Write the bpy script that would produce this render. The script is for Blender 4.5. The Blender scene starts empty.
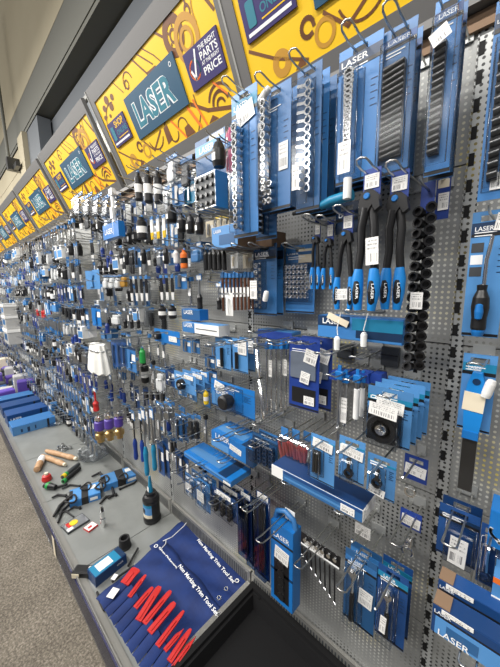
import bpy, bmesh, math, random
from mathutils import Vector, Matrix, Euler
C = bpy.context.scene.collection
scn = bpy.context.scene
random.seed(7)
R = math.radians
# ------------------------------------------------------------------ camera
D, H, F, CX, CY = .83, 1.51, 294.9, 250.0, 333.5        # distance to the pegboard, eye height, focal length in pixels
_a, _b, _g = .15458, .76132, -.01252
_Mx = Matrix(((1, 0, 0), (0, math.cos(_a), -math.sin(_a)), (0, math.sin(_a), math.cos(_a))))
_My = Matrix(((math.cos(_b), 0, math.sin(_b)), (0, 1, 0), (-math.sin(_b), 0, math.cos(_b))))
_Mz = Matrix(((math.cos(_g), -math.sin(_g), 0), (math.sin(_g), math.cos(_g), 0), (0, 0, 1)))
M = _Mz @ _Mx @ _My
AXX = Vector((M[0][0], M[1][0], M[2][0])); AXY = Vector((M[0][2], M[1][2], M[2][2])); AXZ = -Vector((M[0][1], M[1][1], M[2][1]))
cam_d = bpy.data.cameras.new('camera'); cam = bpy.data.objects.new('camera', cam_d); C.objects.link(cam)
cam_d.sensor_fit = 'VERTICAL'; cam_d.sensor_height = 36; cam_d.sensor_width = 36 * 500 / 667; cam_d.lens = F / 667 * 36
cam_d.clip_start = .02; cam_d.clip_end = 100
rt = Vector((AXX[0], AXY[0], AXZ[0])); dn = Vector((AXX[1], AXY[1], AXZ[1])); fw = Vector((AXX[2], AXY[2], AXZ[2]))
m4 = Matrix((rt, -dn, -fw)).transposed().to_4x4(); m4.translation = (0, -D, H)
cam.matrix_world = m4
scn.camera = cam
# ------------------------------------------------------------------ light
w = bpy.data.worlds.new('world'); scn.world = w; w.use_nodes = True
w.node_tree.nodes['Background'].inputs[0].default_value = (1, .98, .95, 1)
w.node_tree.nodes['Background'].inputs[1].default_value = .17
scn.view_settings.view_transform = 'Standard'; scn.view_settings.look = 'None'
scn.view_settings.gamma = 1; scn.view_settings.use_curve_mapping = False
scn.view_settings.exposure = .12
def area(x, y, z, sx, sy, p, rot=(0, 0, 0)):
    l = bpy.data.lights.new('ceiling_lamp', 'AREA'); l.shape = 'RECTANGLE'; l.size = sx; l.size_y = sy; l.energy = p
    l.color = (1, .97, .93)
    o = bpy.data.objects.new('ceiling_lamp', l); C.objects.link(o); o.location = (x, y, z); o.rotation_euler = rot
for lx in (1.2, -.8, -2.8, -4.8, -6.8, -8.8):            # the shop's strip lights: one row over the aisle, one over the next
    area(lx, -1.9, 3.7, 1.4, .12, 62 if lx > -1 else 78, (R(15), 0, 0))
    area(lx - .9, -4.6, 3.9, 1.3, .12, 50 if lx < -1 else 16, (R(50), 0, 0))
# ------------------------------------------------------------------ pixel -> place helpers (planes of the real wall and shelf)
def _ray(px, py):
    r = Vector((px - CX, py - CY, F)); return Vector((r.dot(AXX), r.dot(AXY), r.dot(AXZ)))
def W(px, py, off=0.):
    r = _ray(px, py); q = r * ((D - off) / r.y); return Vector((q.x, -off, q.z + H))
def HZ(px, py, z):
    r = _ray(px, py); q = r * ((z - H) / r.z); return Vector((q.x, q.y - D, z))
def rect(xa, ya, xb, yb, off):
    a = W(xa, ya, off); b = W(xb, yb, off); ym = (ya + yb) / 2; return W(xa, ym, off).x, W(xb, ym, off).x, b.z, a.z
# ------------------------------------------------------------------ materials
MAT = {}
def mat(name, col, rough=.5, metal=0., var=0., spec=.5, noise=None, bump=0.):
    m = bpy.data.materials.new(name); m.use_nodes = True; nt = m.node_tree; b = nt.nodes['Principled BSDF']
    b.inputs['Base Color'].default_value = (*col, 1); b.inputs['Roughness'].default_value = rough
    b.inputs['Metallic'].default_value = metal; b.inputs['Specular IOR Level'].default_value = spec
    src = None
    if noise:                                            # (scale, other colour)
        tc = nt.nodes.new('ShaderNodeTexCoord'); n = nt.nodes.new('ShaderNodeTexNoise'); n.inputs['Scale'].default_value = noise[0]
        n.inputs['Detail'].default_value = 4
        nt.links.new(tc.outputs['Object'], n.inputs['Vector'])
        r = nt.nodes.new('ShaderNodeValToRGB'); r.color_ramp.elements[0].position = .38; r.color_ramp.elements[1].position = .62
        r.color_ramp.elements[0].color = (*noise[1], 1); r.color_ramp.elements[1].color = (*col, 1)
        nt.links.new(n.outputs['Fac'], r.inputs[0]); src = r.outputs[0]
        if bump:
            bp = nt.nodes.new('ShaderNodeBump'); bp.inputs['Strength'].default_value = bump; bp.inputs['Distance'].default_value = .004
            nt.links.new(n.outputs['Fac'], bp.inputs['Height']); nt.links.new(bp.outputs[0], b.inputs['Normal'])
    if var:
        oi = nt.nodes.new('ShaderNodeObjectInfo'); mr = nt.nodes.new('ShaderNodeMapRange')
        mr.inputs[3].default_value = 1 - var; mr.inputs[4].default_value = 1 + var
        nt.links.new(oi.outputs['Random'], mr.inputs[0])
        hs = nt.nodes.new('ShaderNodeHueSaturation'); hs.inputs['Color'].default_value = (*col, 1)
        if src: nt.links.new(src, hs.inputs['Color'])
        nt.links.new(mr.outputs[0], hs.inputs['Value']); src = hs.outputs[0]
    if src: nt.links.new(src, b.inputs['Base Color'])
    MAT[name] = m; return m
mat('blue', (.032, .145, .36), .38, var=.4)
mat('sky_blue', (.075, .235, .50), .38, var=.2)
mat('deep_blue', (.010, .055, .19), .4, var=.3)
mat('royal', (.010, .040, .235), .45, var=.2)
mat('bright', (.010, .155, .47), .35)
mat('grip_blue', (.008, .21, .60), .4)
mat('teal', (.012, .20, .36), .4, var=.15)
mat('navy', (.006, .030, .085), .4)
mat('black', (.010, .010, .011), .38)
mat('black_soft', (.013, .013, .014), .7)
mat('dark_grey', (.045, .05, .055), .5)
mat('chrome', (.78, .78, .78), .16, 1.)
mat('steel', (.52, .53, .54), .32, 1.)
mat('wire', (.60, .60, .58), .28, 1.)
mat('gunmetal', (.10, .10, .10), .3, .9)
mat('white', (.80, .80, .78), .5)
mat('print_grey', (.42, .42, .41), .5)
mat('print_white', (.85, .86, .86), .5)
mat('cream', (.74, .66, .50), .55)
mat('cardboard', (.22, .14, .085), .8)
mat('red', (.50, .022, .020), .42)
mat('orange', (.75, .16, .02), .4)
mat('yellow_plastic', (.80, .55, .02), .4)
mat('green', (.02, .30, .06), .4)
mat('pink', (.70, .10, .20), .5)
mat('purple', (.09, .05, .32), .45, var=.3)
mat('brass', (.60, .42, .18), .3, 1.)
mat('brown', (.10, .035, .015), .5)
mat('wood', (.52, .33, .19), .6, noise=(30, (.42, .25, .13)))
mat('fabric', (.003, .024, .135), .75, noise=(14, (.002, .017, .10)), bump=.3)
mat('cotton', (.72, .72, .68), .9)
mat('tray', (.005, .005, .0055), .6, spec=.25)
mat('pouch_grey', (.13, .155, .20), .4)
mat('poster', (.90, .55, .006), .45)
mat('poster_dark', (.16, .055, .012), .5)
mat('poster_tan', (.52, .26, .02), .5)
mat('poster_orange', (.85, .19, .01), .5)
mat('logo_blue', (.020, .085, .155), .4)
mat('logo_teal', (.030, .20, .27), .4)
mat('badge', (.035, .025, .13), .4)
mat('sign_frame', (.125, .122, .118), .5)
mat('beige', (.40, .355, .25), .8, noise=(1.2, (.37, .325, .225)))
mat('soffit', (.14, .14, .12), .7)
mat('recess', (.115, .127, .14), .6)
mat('recess_light', (.30, .30, .28), .5)
mat('shelf', (.265, .275, .265), .38, .25, noise=(6, (.225, .235, .225)))
mat('lip', (.27, .265, .245), .35, .4)
mat('ticket', (.022, .022, .075), .35)
mat('upright', (.40, .41, .40), .4, .3)
mat('dark_hole', (.004, .004, .004), .8)
mat('opposite', (.22, .23, .25), .7, noise=(5, (.08, .10, .16)))
mat('red_clear', (.46, .075, .08), .3)
def clear(name, tint, dens, rough=.08, top=.38):
    m = bpy.data.materials.new(name); m.use_nodes = True; nt = m.node_tree
    for n in list(nt.nodes): nt.nodes.remove(n)
    o = nt.nodes.new('ShaderNodeOutputMaterial'); t = nt.nodes.new('ShaderNodeBsdfTransparent'); g = nt.nodes.new('ShaderNodeBsdfGlossy')
    t.inputs[0].default_value = (*tint, 1); g.inputs[1].default_value = rough; g.inputs[0].default_value = (.62, .64, .66, 1)
    lw = nt.nodes.new('ShaderNodeLayerWeight'); lw.inputs[0].default_value = .25
    mr = nt.nodes.new('ShaderNodeMapRange'); mr.inputs[3].default_value = dens; mr.inputs[4].default_value = top
    mx = nt.nodes.new('ShaderNodeMixShader')
    nt.links.new(lw.outputs['Fresnel'], mr.inputs[0]); nt.links.new(mr.outputs[0], mx.inputs[0])
    nt.links.new(t.outputs[0], mx.inputs[1]); nt.links.new(g.outputs[0], mx.inputs[2]); nt.links.new(mx.outputs[0], o.inputs[0]); MAT[name] = m
clear('clear', (.97, .98, .99), .025, .14)
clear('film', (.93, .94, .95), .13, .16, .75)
clear('clear_blue', (.45, .55, .75), .07)
clear('smoke', (.35, .37, .40), .08)
def mathn(nt, op, a, b=None, c=None):
    n = nt.nodes.new('ShaderNodeMath'); n.operation = op
    for i, v in enumerate((a, b, c)):
        if v is None: continue
        if isinstance(v, (int, float)): n.inputs[i].default_value = v
        else: nt.links.new(v, n.inputs[i])
    return n.outputs[0]
def sticker_material():                                  # printed label: text lines above, bars below
    m = bpy.data.materials.new('price_label'); m.use_nodes = True; nt = m.node_tree; b = nt.nodes['Principled BSDF']
    tc = nt.nodes.new('ShaderNodeTexCoord'); sp = nt.nodes.new('ShaderNodeSeparateXYZ'); nt.links.new(tc.outputs['Generated'], sp.inputs[0])
    oi = nt.nodes.new('ShaderNodeObjectInfo')
    x, z = sp.outputs[0], sp.outputs[2]
    cb = nt.nodes.new('ShaderNodeCombineXYZ'); nt.links.new(mathn(nt, 'MULTIPLY', x, 26.), cb.inputs[0]); nt.links.new(mathn(nt, 'MULTIPLY', oi.outputs['Random'], 50.), cb.inputs[1])
    n1 = nt.nodes.new('ShaderNodeTexNoise'); n1.inputs['Scale'].default_value = 1.; n1.inputs['Detail'].default_value = 0; nt.links.new(cb.outputs[0], n1.inputs['Vector'])
    bars = mathn(nt, 'GREATER_THAN', n1.outputs['Fac'], .53)
    zin = mathn(nt, 'MULTIPLY', mathn(nt, 'GREATER_THAN', z, .12), mathn(nt, 'LESS_THAN', z, .42))
    xin = mathn(nt, 'MULTIPLY', mathn(nt, 'GREATER_THAN', x, .1), mathn(nt, 'LESS_THAN', x, .9))
    a = mathn(nt, 'MULTIPLY', bars, zin)
    rows = mathn(nt, 'LESS_THAN', mathn(nt, 'FRACT', mathn(nt, 'MULTIPLY', z, 7.)), .45)
    cb2 = nt.nodes.new('ShaderNodeCombineXYZ'); nt.links.new(mathn(nt, 'MULTIPLY', x, 15.), cb2.inputs[0]); nt.links.new(mathn(nt, 'FLOOR', mathn(nt, 'MULTIPLY', z, 7.)), cb2.inputs[1]); nt.links.new(oi.outputs['Random'], cb2.inputs[2])
    n2 = nt.nodes.new('ShaderNodeTexNoise'); n2.inputs['Scale'].default_value = 2.; nt.links.new(cb2.outputs[0], n2.inputs['Vector'])
    tx = mathn(nt, 'MULTIPLY', mathn(nt, 'MULTIPLY', rows, mathn(nt, 'GREATER_THAN', n2.outputs['Fac'], .5)), mathn(nt, 'MULTIPLY', mathn(nt, 'GREATER_THAN', z, .5), mathn(nt, 'LESS_THAN', z, .9)))
    f = mathn(nt, 'MULTIPLY', mathn(nt, 'MAXIMUM', a, tx), mathn(nt, 'MULTIPLY', xin, .75))
    mx = nt.nodes.new('ShaderNodeMix'); mx.data_type = 'RGBA'; nt.links.new(f, mx.inputs[0])
    mx.inputs[6].default_value = (.80, .79, .76, 1); mx.inputs[7].default_value = (.08, .08, .09, 1)
    nt.links.new(mx.outputs[2], b.inputs['Base Color']); b.inputs['Roughness'].default_value = .5; MAT['sticker'] = m
sticker_material()
def peg_material(name, base, pitch, rad, lightish):
    m = bpy.data.materials.new(name); m.use_nodes = True; nt = m.node_tree; b = nt.nodes['Principled BSDF']
    g = nt.nodes.new('ShaderNodeNewGeometry'); sp = nt.nodes.new('ShaderNodeSeparateXYZ'); nt.links.new(g.outputs['Position'], sp.inputs[0])
    fx = mathn(nt, 'SUBTRACT', mathn(nt, 'FRACT', mathn(nt, 'MULTIPLY', sp.outputs[0], 1 / pitch)), .5)
    fz = mathn(nt, 'SUBTRACT', mathn(nt, 'FRACT', mathn(nt, 'MULTIPLY', sp.outputs[2], 1 / pitch)), .5)
    d = mathn(nt, 'SQRT', mathn(nt, 'ADD', mathn(nt, 'MULTIPLY', fx, fx), mathn(nt, 'MULTIPLY', fz, fz)))
    hole = mathn(nt, 'LESS_THAN', d, rad)
    # every 8th column and 4th row is a tall keyhole slot
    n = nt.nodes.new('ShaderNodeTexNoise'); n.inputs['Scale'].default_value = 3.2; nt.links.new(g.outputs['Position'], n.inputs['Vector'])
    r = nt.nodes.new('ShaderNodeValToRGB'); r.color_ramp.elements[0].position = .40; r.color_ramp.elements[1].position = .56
    r.color_ramp.elements[0].color = (.012, .012, .013, 1); r.color_ramp.elements[1].color = (*lightish, 1)  # hole colours paint in shade, light from behind and goods seen through
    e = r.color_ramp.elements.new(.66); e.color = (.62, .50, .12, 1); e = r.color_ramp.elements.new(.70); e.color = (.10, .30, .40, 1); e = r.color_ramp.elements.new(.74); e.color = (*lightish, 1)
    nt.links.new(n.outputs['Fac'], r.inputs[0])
    mx = nt.nodes.new('ShaderNodeMix'); mx.data_type = 'RGBA'; nt.links.new(hole, mx.inputs[0]); mx.inputs[6].default_value = (*base, 1)
    nt.links.new(r.outputs[0], mx.inputs[7]); nt.links.new(mx.outputs[2], b.inputs['Base Color'])
    b.inputs['Roughness'].default_value = .38; nt.links.new(mathn(nt, 'MULTIPLY', mathn(nt, 'SUBTRACT', 1., hole), .15), b.inputs['Metallic'])
    bp = nt.nodes.new('ShaderNodeBump'); bp.inputs['Strength'].default_value = .6; bp.inputs['Distance'].default_value = .002; bp.invert = True
    nt.links.new(hole, bp.inputs['Height']); nt.links.new(bp.outputs[0], b.inputs['Normal']); MAT[name] = m
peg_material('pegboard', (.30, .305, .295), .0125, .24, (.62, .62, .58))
peg_material('perforated', (.44, .45, .44), .0125, .25, (.03, .03, .03))
def carpet_material():
    m = bpy.data.materials.new('carpet'); m.use_nodes = True; nt = m.node_tree; b = nt.nodes['Principled BSDF']
    tc = nt.nodes.new('ShaderNodeTexCoord'); n = nt.nodes.new('ShaderNodeTexNoise'); n.inputs['Scale'].default_value = 95; n.inputs['Detail'].default_value = 6; n.inputs['Roughness'].default_value = .75
    n2 = nt.nodes.new('ShaderNodeTexNoise'); n2.inputs['Scale'].default_value = 7
    nt.links.new(tc.outputs['Object'], n.inputs['Vector']); nt.links.new(tc.outputs['Object'], n2.inputs['Vector'])
    r = nt.nodes.new('ShaderNodeValToRGB'); r.color_ramp.elements[0].position = .36; r.color_ramp.elements[0].color = (.055, .046, .035, 1)
    r.color_ramp.elements[1].position = .66; r.color_ramp.elements[1].color = (.34, .30, .245, 1); e = r.color_ramp.elements.new(.5); e.color = (.150, .130, .102, 1)
    f = mathn(nt, 'ADD', mathn(nt, 'MULTIPLY', n.outputs['Fac'], .85), mathn(nt, 'MULTIPLY', n2.outputs['Fac'], .15))
    nt.links.new(f, r.inputs[0]); nt.links.new(r.outputs[0], b.inputs['Base Color']); b.inputs['Roughness'].default_value = .95
    bp = nt.nodes.new('ShaderNodeBump'); bp.inputs['Strength'].default_value = .7; bp.inputs['Distance'].default_value = .006
    nt.links.new(n.outputs['Fac'], bp.inputs['Height']); nt.links.new(bp.outputs[0], b.inputs['Normal']); MAT['carpet'] = m
carpet_material()
# ------------------------------------------------------------------ mesh builder
class MB:
    def __init__(s): s.v = []; s.f = []; s.sm = []; s.mi = []; s.cur = 0; s.mats = []
    def use(s, name):
        if name not in s.mats: s.mats.append(name)
        s.cur = s.mats.index(name); return s
    def _add(s, vs, fs, smooth=False):
        k = len(s.v); s.v += [tuple(v) for v in vs]
        for f in fs: s.f.append([i + k for i in f]); s.sm.append(smooth); s.mi.append(s.cur)
    def box(s, x0, x1, y0, y1, z0, z1):
        s._add([(x, y, z) for z in (z0, z1) for y in (y0, y1) for x in (x0, x1)],
               [(0, 2, 3, 1), (4, 5, 7, 6), (0, 1, 5, 4), (2, 6, 7, 3), (0, 4, 6, 2), (1, 3, 7, 5)]); return s
    def prism(s, pts, y0, y1):                           # outline in x,z (counter-clockwise seen from -y), extruded in y
        n = len(pts); vs = [(x, y0, z) for x, z in pts] + [(x, y1, z) for x, z in pts]
        s._add(vs, [list(range(n)), list(range(2 * n - 1, n - 1, -1))]); s._add(vs, [(i, i + n, (i + 1) % n + n, (i + 1) % n) for i in range(n)]); return s
    def rbox(s, x0, x1, y0, y1, z0, z1, r, n=3):         # rounded in the x-z outline, front edge chamfered
        def outl(i):
            q = max(r - i, .0001); pts = []
            for cx, cz, a0 in ((x1 - i - q, z0 + i + q, -90), (x1 - i - q, z1 - i - q, 0), (x0 + i + q, z1 - i - q, 90), (x0 + i + q, z0 + i + q, 180)):
                for k in range(n + 1): a = R(a0 + 90 * k / n); pts.append((cx + q * math.cos(a), cz + q * math.sin(a)))
            return pts
        c = min(r * .5, abs(y1 - y0) * .4); A = outl(c); B = outl(0); m = len(A)
        vs = [(x, y0, z) for x, z in A] + [(x, y0 + c, z) for x, z in B] + [(x, y1, z) for x, z in B]
        s._add(vs, [list(range(m)), list(range(3 * m - 1, 2 * m - 1, -1))])
        s._add(vs, [(i + m * k, i + m * (k + 1), (i + 1) % m + m * (k + 1), (i + 1) % m + m * k) for k in (0, 1) for i in range(m)], False); return s
    def tube(s, pts, r, n=8, closed=False, cap=True):
        pts = [Vector(p) for p in pts]; L = len(pts); rr = r if isinstance(r, (list, tuple)) else [r] * L
        rings = []; up = None
        for i, p in enumerate(pts):
            a = pts[i - 1] if (i > 0 or closed) else p; b = pts[(i + 1) % L] if (i < L - 1 or closed) else p
            t = (b - a).normalized()
            if up is None: up = Vector((0, 0, 1)) if abs(t.z) < .9 else Vector((1, 0, 0))
            u = (up - t * up.dot(t)).normalized(); up = u; v = t.cross(u)
            rings.append([p + (u * math.cos(2 * math.pi * k / n) + v * math.sin(2 * math.pi * k / n)) * rr[i] for k in range(n)])
        vs = [q for g in rings for q in g]; fs = []
        for i in range(L if closed else L - 1):
            j = (i + 1) % L
            for k in range(n): fs.append((i * n + k, i * n + (k + 1) % n, j * n + (k + 1) % n, j * n + k))
        s._add(vs, fs, True)
        if cap and not closed: s._add(rings[0], [list(range(n - 1, -1, -1))]); s._add(rings[-1], [list(range(n))])
        return s
    def lathe(s, prof, p=(0, 0, 0), axis='z', n=14):     # prof: (radius, height) from low to high, with sharp steps allowed
        def P(r, h, a):
            c, d = r * math.cos(a), r * math.sin(a)
            return {'z': (p[0] + c, p[1] + d, p[2] + h), 'y': (p[0] + c, p[1] - h, p[2] + d), 'x': (p[0] + h, p[1] + c, p[2] + d)}[axis]
        for (r0, h0), (r1, h1) in zip(prof, prof[1:]):
            vs = [P(r0, h0, 2 * math.pi * k / n) for k in range(n)] + [P(r1, h1, 2 * math.pi * k / n) for k in range(n)]
            s._add(vs, [(k, (k + 1) % n, (k + 1) % n + n, k + n) for k in range(n)], abs(h1 - h0) > 1e-6)
        return s
    def cyl(s, r, h0, h1, p=(0, 0, 0), axis='z', n=14): return s.lathe([(0.0001, h0), (r, h0), (r, h1), (0.0001, h1)], p, axis, n)
    def ring(s, r, t, p=(0, 0, 0), axis='y', n=14, hh=None):   # flat ring (nut, spanner end)
        h = hh or t; return s.lathe([(r - t, 0), (r, 0), (r, h), (r - t, h), (r - t, 0)], p, axis, n)
    def mesh(s, name, mats):
        m = bpy.data.meshes.new(name); m.from_pydata(s.v, [], s.f)
        m.polygons.foreach_set('use_smooth', s.sm); m.polygons.foreach_set('material_index', s.mi)
        for k in (s.mats or mats): m.materials.append(MAT[k])
        m.update(); return m
CACHE = {}
def cached(key, name, fn, mt):                           # one mesh for alike pieces
    k = (key, mt)
    if k not in CACHE:
        b = MB(); fn(b); CACHE[k] = b.mesh(name, [mt])
    return CACHE[k]
def link(name, me, parent=None, loc=(0, 0, 0), rot=None, scale=None, label=None):
    o = bpy.data.objects.new(name, me); C.objects.link(o); o.location = loc
    if rot: o.rotation_euler = rot
    if scale: o.scale = scale
    if parent: o.parent = parent
    if label: o['label'] = label
    return o
def part(parent, name, b, mt, loc=(0, 0, 0), rot=None, label=None, scale=None):
    return link(name, b.mesh(name, [mt]) if isinstance(b, MB) else b, parent, loc, rot, scale, label)
def thing(name, label, cat, loc=(0, 0, 0), rot=None, group=None, me=None):
    o = link(name, me, None, loc, rot); o['label'] = label; o['category'] = cat
    if group: o['group'] = group
    return o
def structure(name, b, mt, loc=(0, 0, 0), rot=None):
    o = link(name, b.mesh(name, [mt]), None, loc, rot); o['kind'] = 'structure'; return o
def dup(root, loc, label, group):                        # a thing, its parts and their sub-parts
    r = root.copy(); C.objects.link(r); r.location = loc; r['label'] = label; r['group'] = group
    for ch in list(root.children):
        c = ch.copy(); C.objects.link(c); c.parent = r
        for g in list(ch.children):
            d = g.copy(); C.objects.link(d); d.parent = c
    return r
TXT = {}
def text_mesh(s, mt, off=0.):
    k = (s, mt, off)
    if k not in TXT:
        cu = bpy.data.curves.new('lettering', 'FONT'); cu.body = s; cu.resolution_u = 3; cu.offset = off; cu.align_x = 'CENTER'
        ob = bpy.data.objects.new('lettering', cu); C.objects.link(ob); bpy.context.view_layer.update()
        me = bpy.data.meshes.new_from_object(ob.evaluated_get(bpy.context.evaluated_depsgraph_get()))
        bpy.data.objects.remove(ob)
        xs = [v.co.x for v in me.vertices]; ys = [v.co.y for v in me.vertices]
        cx, y0 = (min(xs) + max(xs)) / 2, min(ys); ww, hh = max(xs) - min(xs), max(ys) - min(ys)
        vs = [((v.co.x - cx) / ww, 0, (v.co.y - y0) / hh) for v in me.vertices]; fs = []
        for p in me.polygons:                            # flat letters that all face the reader
            a, b, c = (me.vertices[i].co for i in p.vertices[:3]); q = list(p.vertices)
            fs.append(q if (b - a).cross(c - a).z >= 0 else q[::-1])
        m2 = bpy.data.meshes.new('lettering'); m2.from_pydata(vs, [], fs); m2.materials.append(MAT[mt]); m2.update(); bpy.data.meshes.remove(me)
        TXT[k] = (m2, ww / hh)
    return TXT[k]
def lettering(parent, s, cx, z0, y, h=None, wd=None, mt='print_white', rot=None, off=.012):
    me, asp = text_mesh(s, mt, off)
    if h is None: h = wd / asp
    if wd is None: wd = h * asp
    return link('lettering', me, parent, (cx, y, z0), rot, (wd, 1, h))
# ------------------------------------------------------------------ the setting
structure('floor', MB().box(-14, 4, -4, 1.2, -.02, 0), 'carpet')
b = MB(); b.box(-14, 2.5, .25, .75, 4.03, 6.5)
structure('wall_bulkhead', b, 'beige')
b = MB(); b.box(-14, 2.5, .252, .60, 3.66, 4.028)
structure('trim_1', b, 'soffit')
b = MB(); b.box(-14, 2.5, .26, .60, 3.62, 3.658)
structure('ceiling_soffit', b, 'soffit')
structure('wall_back', MB().box(-5.05, 2.5, .42, .48, 0, 3.6), 'recess')
b = MB()
structure('wall_cladding', MB().box(-14, -5.42, .27, .32, 0, 3.6), 'beige')
for k in range(13):
    o = link('cladding_board', MB().box(-14, -5.42, .252, .272, .3 + k * .25, .3 + k * .25 + .243).mesh('cladding_board', ['beige']), bpy.data.objects['wall_cladding'])
structure('trim_2', MB().box(-5.42, -5.12, .20, .40, 0, 3.6), 'beige')
structure('trim_3', MB().box(-5.12, -4.55, .26, .40, 0, 3.6), 'recess')
for i, (x0, x1) in enumerate(((-4.35, -1.98), (-1.70, .9))):      # dark window bays with pale metal edges behind the signs
    b = MB(); b.box(x0, x1, .12, .15, 1.9, 2.90)
    f = structure('window_%d' % (i + 1), b, 'recess')
    e = MB(); e.box(x0, x1, .10, .155, 2.90, 2.93); e.box(x1 - .025, x1, .10, .155, 2.0, 2.90); e.box(x0, x0 + .025, .10, .155, 2.0, 2.90)
    part(f, 'window_frame', e, 'recess_light')
structure('wall_opposite_added', MB().box(-14, 4, -3.4, -3.2, 0, 2.2), 'opposite')  # unseen shelving side, added to dim the ambient and give chrome contrast
# suspension pipe with bracket at the far end
t = thing('conduit_pipe', 'thin dark metal pipe running down the beige wall above the far pillar', 'pipe', (-5.55, .10, 2.9))
part(t, 'pipe', MB().tube([(0, 0, .45), (-.1, 0, 2.3)], .02, 8), 'soffit')
part(t, 'bracket', MB().box(-.05, .05, -.03, .15, .30, .46).box(.02, .26, .03, .08, .30, .36), 'gunmetal')
# ------------------------------------------------------------------ gondola
BAY = .665; XR = -.125
g = thing('pegboard_shelving', 'long grey pegboard back wall of the shelving with slotted uprights', 'shelving', (0, 0, 0))
ORD2 = ['nearest', 'second', 'third', 'fourth', 'fifth', 'sixth', 'seventh', 'eighth', 'ninth', 'tenth', 'eleventh', 'twelfth']
NB = 17
for i in range(-1, NB):
    x1 = XR - BAY * i; x0 = x1 - BAY
    for k in range(7):
        z0 = .17 + .4 * k
        if z0 > 2.5: break
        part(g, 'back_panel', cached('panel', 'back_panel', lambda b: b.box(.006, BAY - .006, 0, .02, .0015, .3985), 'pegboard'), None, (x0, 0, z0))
    u = part(g, 'upright', cached('upr', 'upright', lambda b: b.box(-.0065, -.0045, -.004, .02, 0, 2.4).box(-.004, .019, -.002, .02, 0, 2.4), 'perforated'), None, (x1, 0, .1))
    sl = part(u, 'slot', cached('slots', 'slot', lambda b: [b.box(-.0035, .0065, -.0028, -.001, .02 + .053 * q, .046 + .053 * q) for q in range(44)], 'dark_hole'), None)
    sl['kind'] = 'stuff'
    # base shelf of this bay with a raised front lip, ticket strip and plinth
    sb = thing('base_shelf', '%s grey steel base shelf section with dark blue ticket strip' % (ORD2[i] if 0 <= i < 12 else ('out of view' if i < 0 else 'far distant')), 'shelf', (x0, 0, 0), None, 'base shelf sections')
    s = part(sb, 'shelf_plate', cached('shelf', 'base_shelf', lambda b: b.box(.002, BAY - .002, -.51, -.012, .15, .172), 'shelf'), None)
    part(sb, 'shelf_lip', cached('lip', 'shelf_lip', lambda b: b.box(.001, BAY - .001, -.536, -.508, .12, .178).box(.001, BAY - .001, -.541, -.536, .15, .190), 'lip'), None)
    part(sb, 'ticket_strip', cached('ticket', 'ticket_strip', lambda b: b.box(0, BAY, -.547, -.541, .045, .168), 'ticket'), None)
    part(sb, 'plinth', cached('plinth', 'plinth', lambda b: b.box(0, BAY, -.535, -.50, 0, .12), 'dark_grey'), None)
    part(sb, 'clear_ticket_cover', cached('tcov', 'clear_ticket_cover', lambda b: b.box(0, BAY, -.551, -.549, .05, .178), 'clear'), None)
    # slotted riser along the back of the shelf
    r = part(g, 'rear_riser', cached('riser', 'rear_riser', lambda b: b.box(.004, BAY - .004, -.016, -.004, .172, .255), 'lip'), None, (x0, 0, 0))
    sl = part(r, 'riser_slot', cached('rslot', 'riser_slot', lambda b: [b.box(.02 + .0125 * q, .0255 + .0125 * q, -.0172, -.0155, .185, .24) for q in range(50)], 'dark_grey'), None)
    sl['kind'] = 'stuff'
tag_ = thing('shelf_divider', 'grey metal divider on the base shelf between blue tool roll and black tray', 'divider', (-.80, -.26, .172), None, None, MB().box(-.01, .01, -.24, .24, 0, .031).mesh('shelf_divider', ['lip']))
thing('shelf_ticket', 'pale paper ticket on the dark blue strip of the base shelf', 'ticket', (-1.78, -.5515, .05), None, None, MB().box(-.022, .022, -.0012, 0, 0, .118).mesh('shelf_ticket', ['cream']))
# ------------------------------------------------------------------ header signs
def annulus(b, cx, cz, r0, r1, y, n=28, sx=1.):
    for k in range(n):
        a0, a1 = 2 * math.pi * k / n, 2 * math.pi * (k + 1) / n
        b._add([(cx + r * math.cos(a) * sx, y, cz + r * math.sin(a)) for r, a in ((r0, a0), (r1, a0), (r1, a1), (r0, a1))], [(0, 1, 2, 3)])
def stroke(b, pts, wd, y):
    for (xa, za), (xb, zb) in zip(pts, pts[1:]):
        d = Vector((xb - xa, zb - za)).normalized() * wd / 2; n = Vector((-d.y, d.x)); xa2, za2, xb2, zb2 = xa - d.x, za - d.y, xb + d.x, zb + d.y
        b._add([(xa2 - n.x, y, za2 - n.y), (xb2 - n.x, y, zb2 - n.y), (xb2 + n.x, y, zb2 + n.y), (xa2 + n.x, y, za2 + n.y)], [(0, 1, 2, 3)])
def arc(cx, cz, r, a0, a1, n=12, sx=1.): return [(cx + r * sx * math.cos(R(a0 + (a1 - a0) * k / n)), cz + r * math.sin(R(a0 + (a1 - a0) * k / n))) for k in range(n + 1)]
SL = .3677
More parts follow.
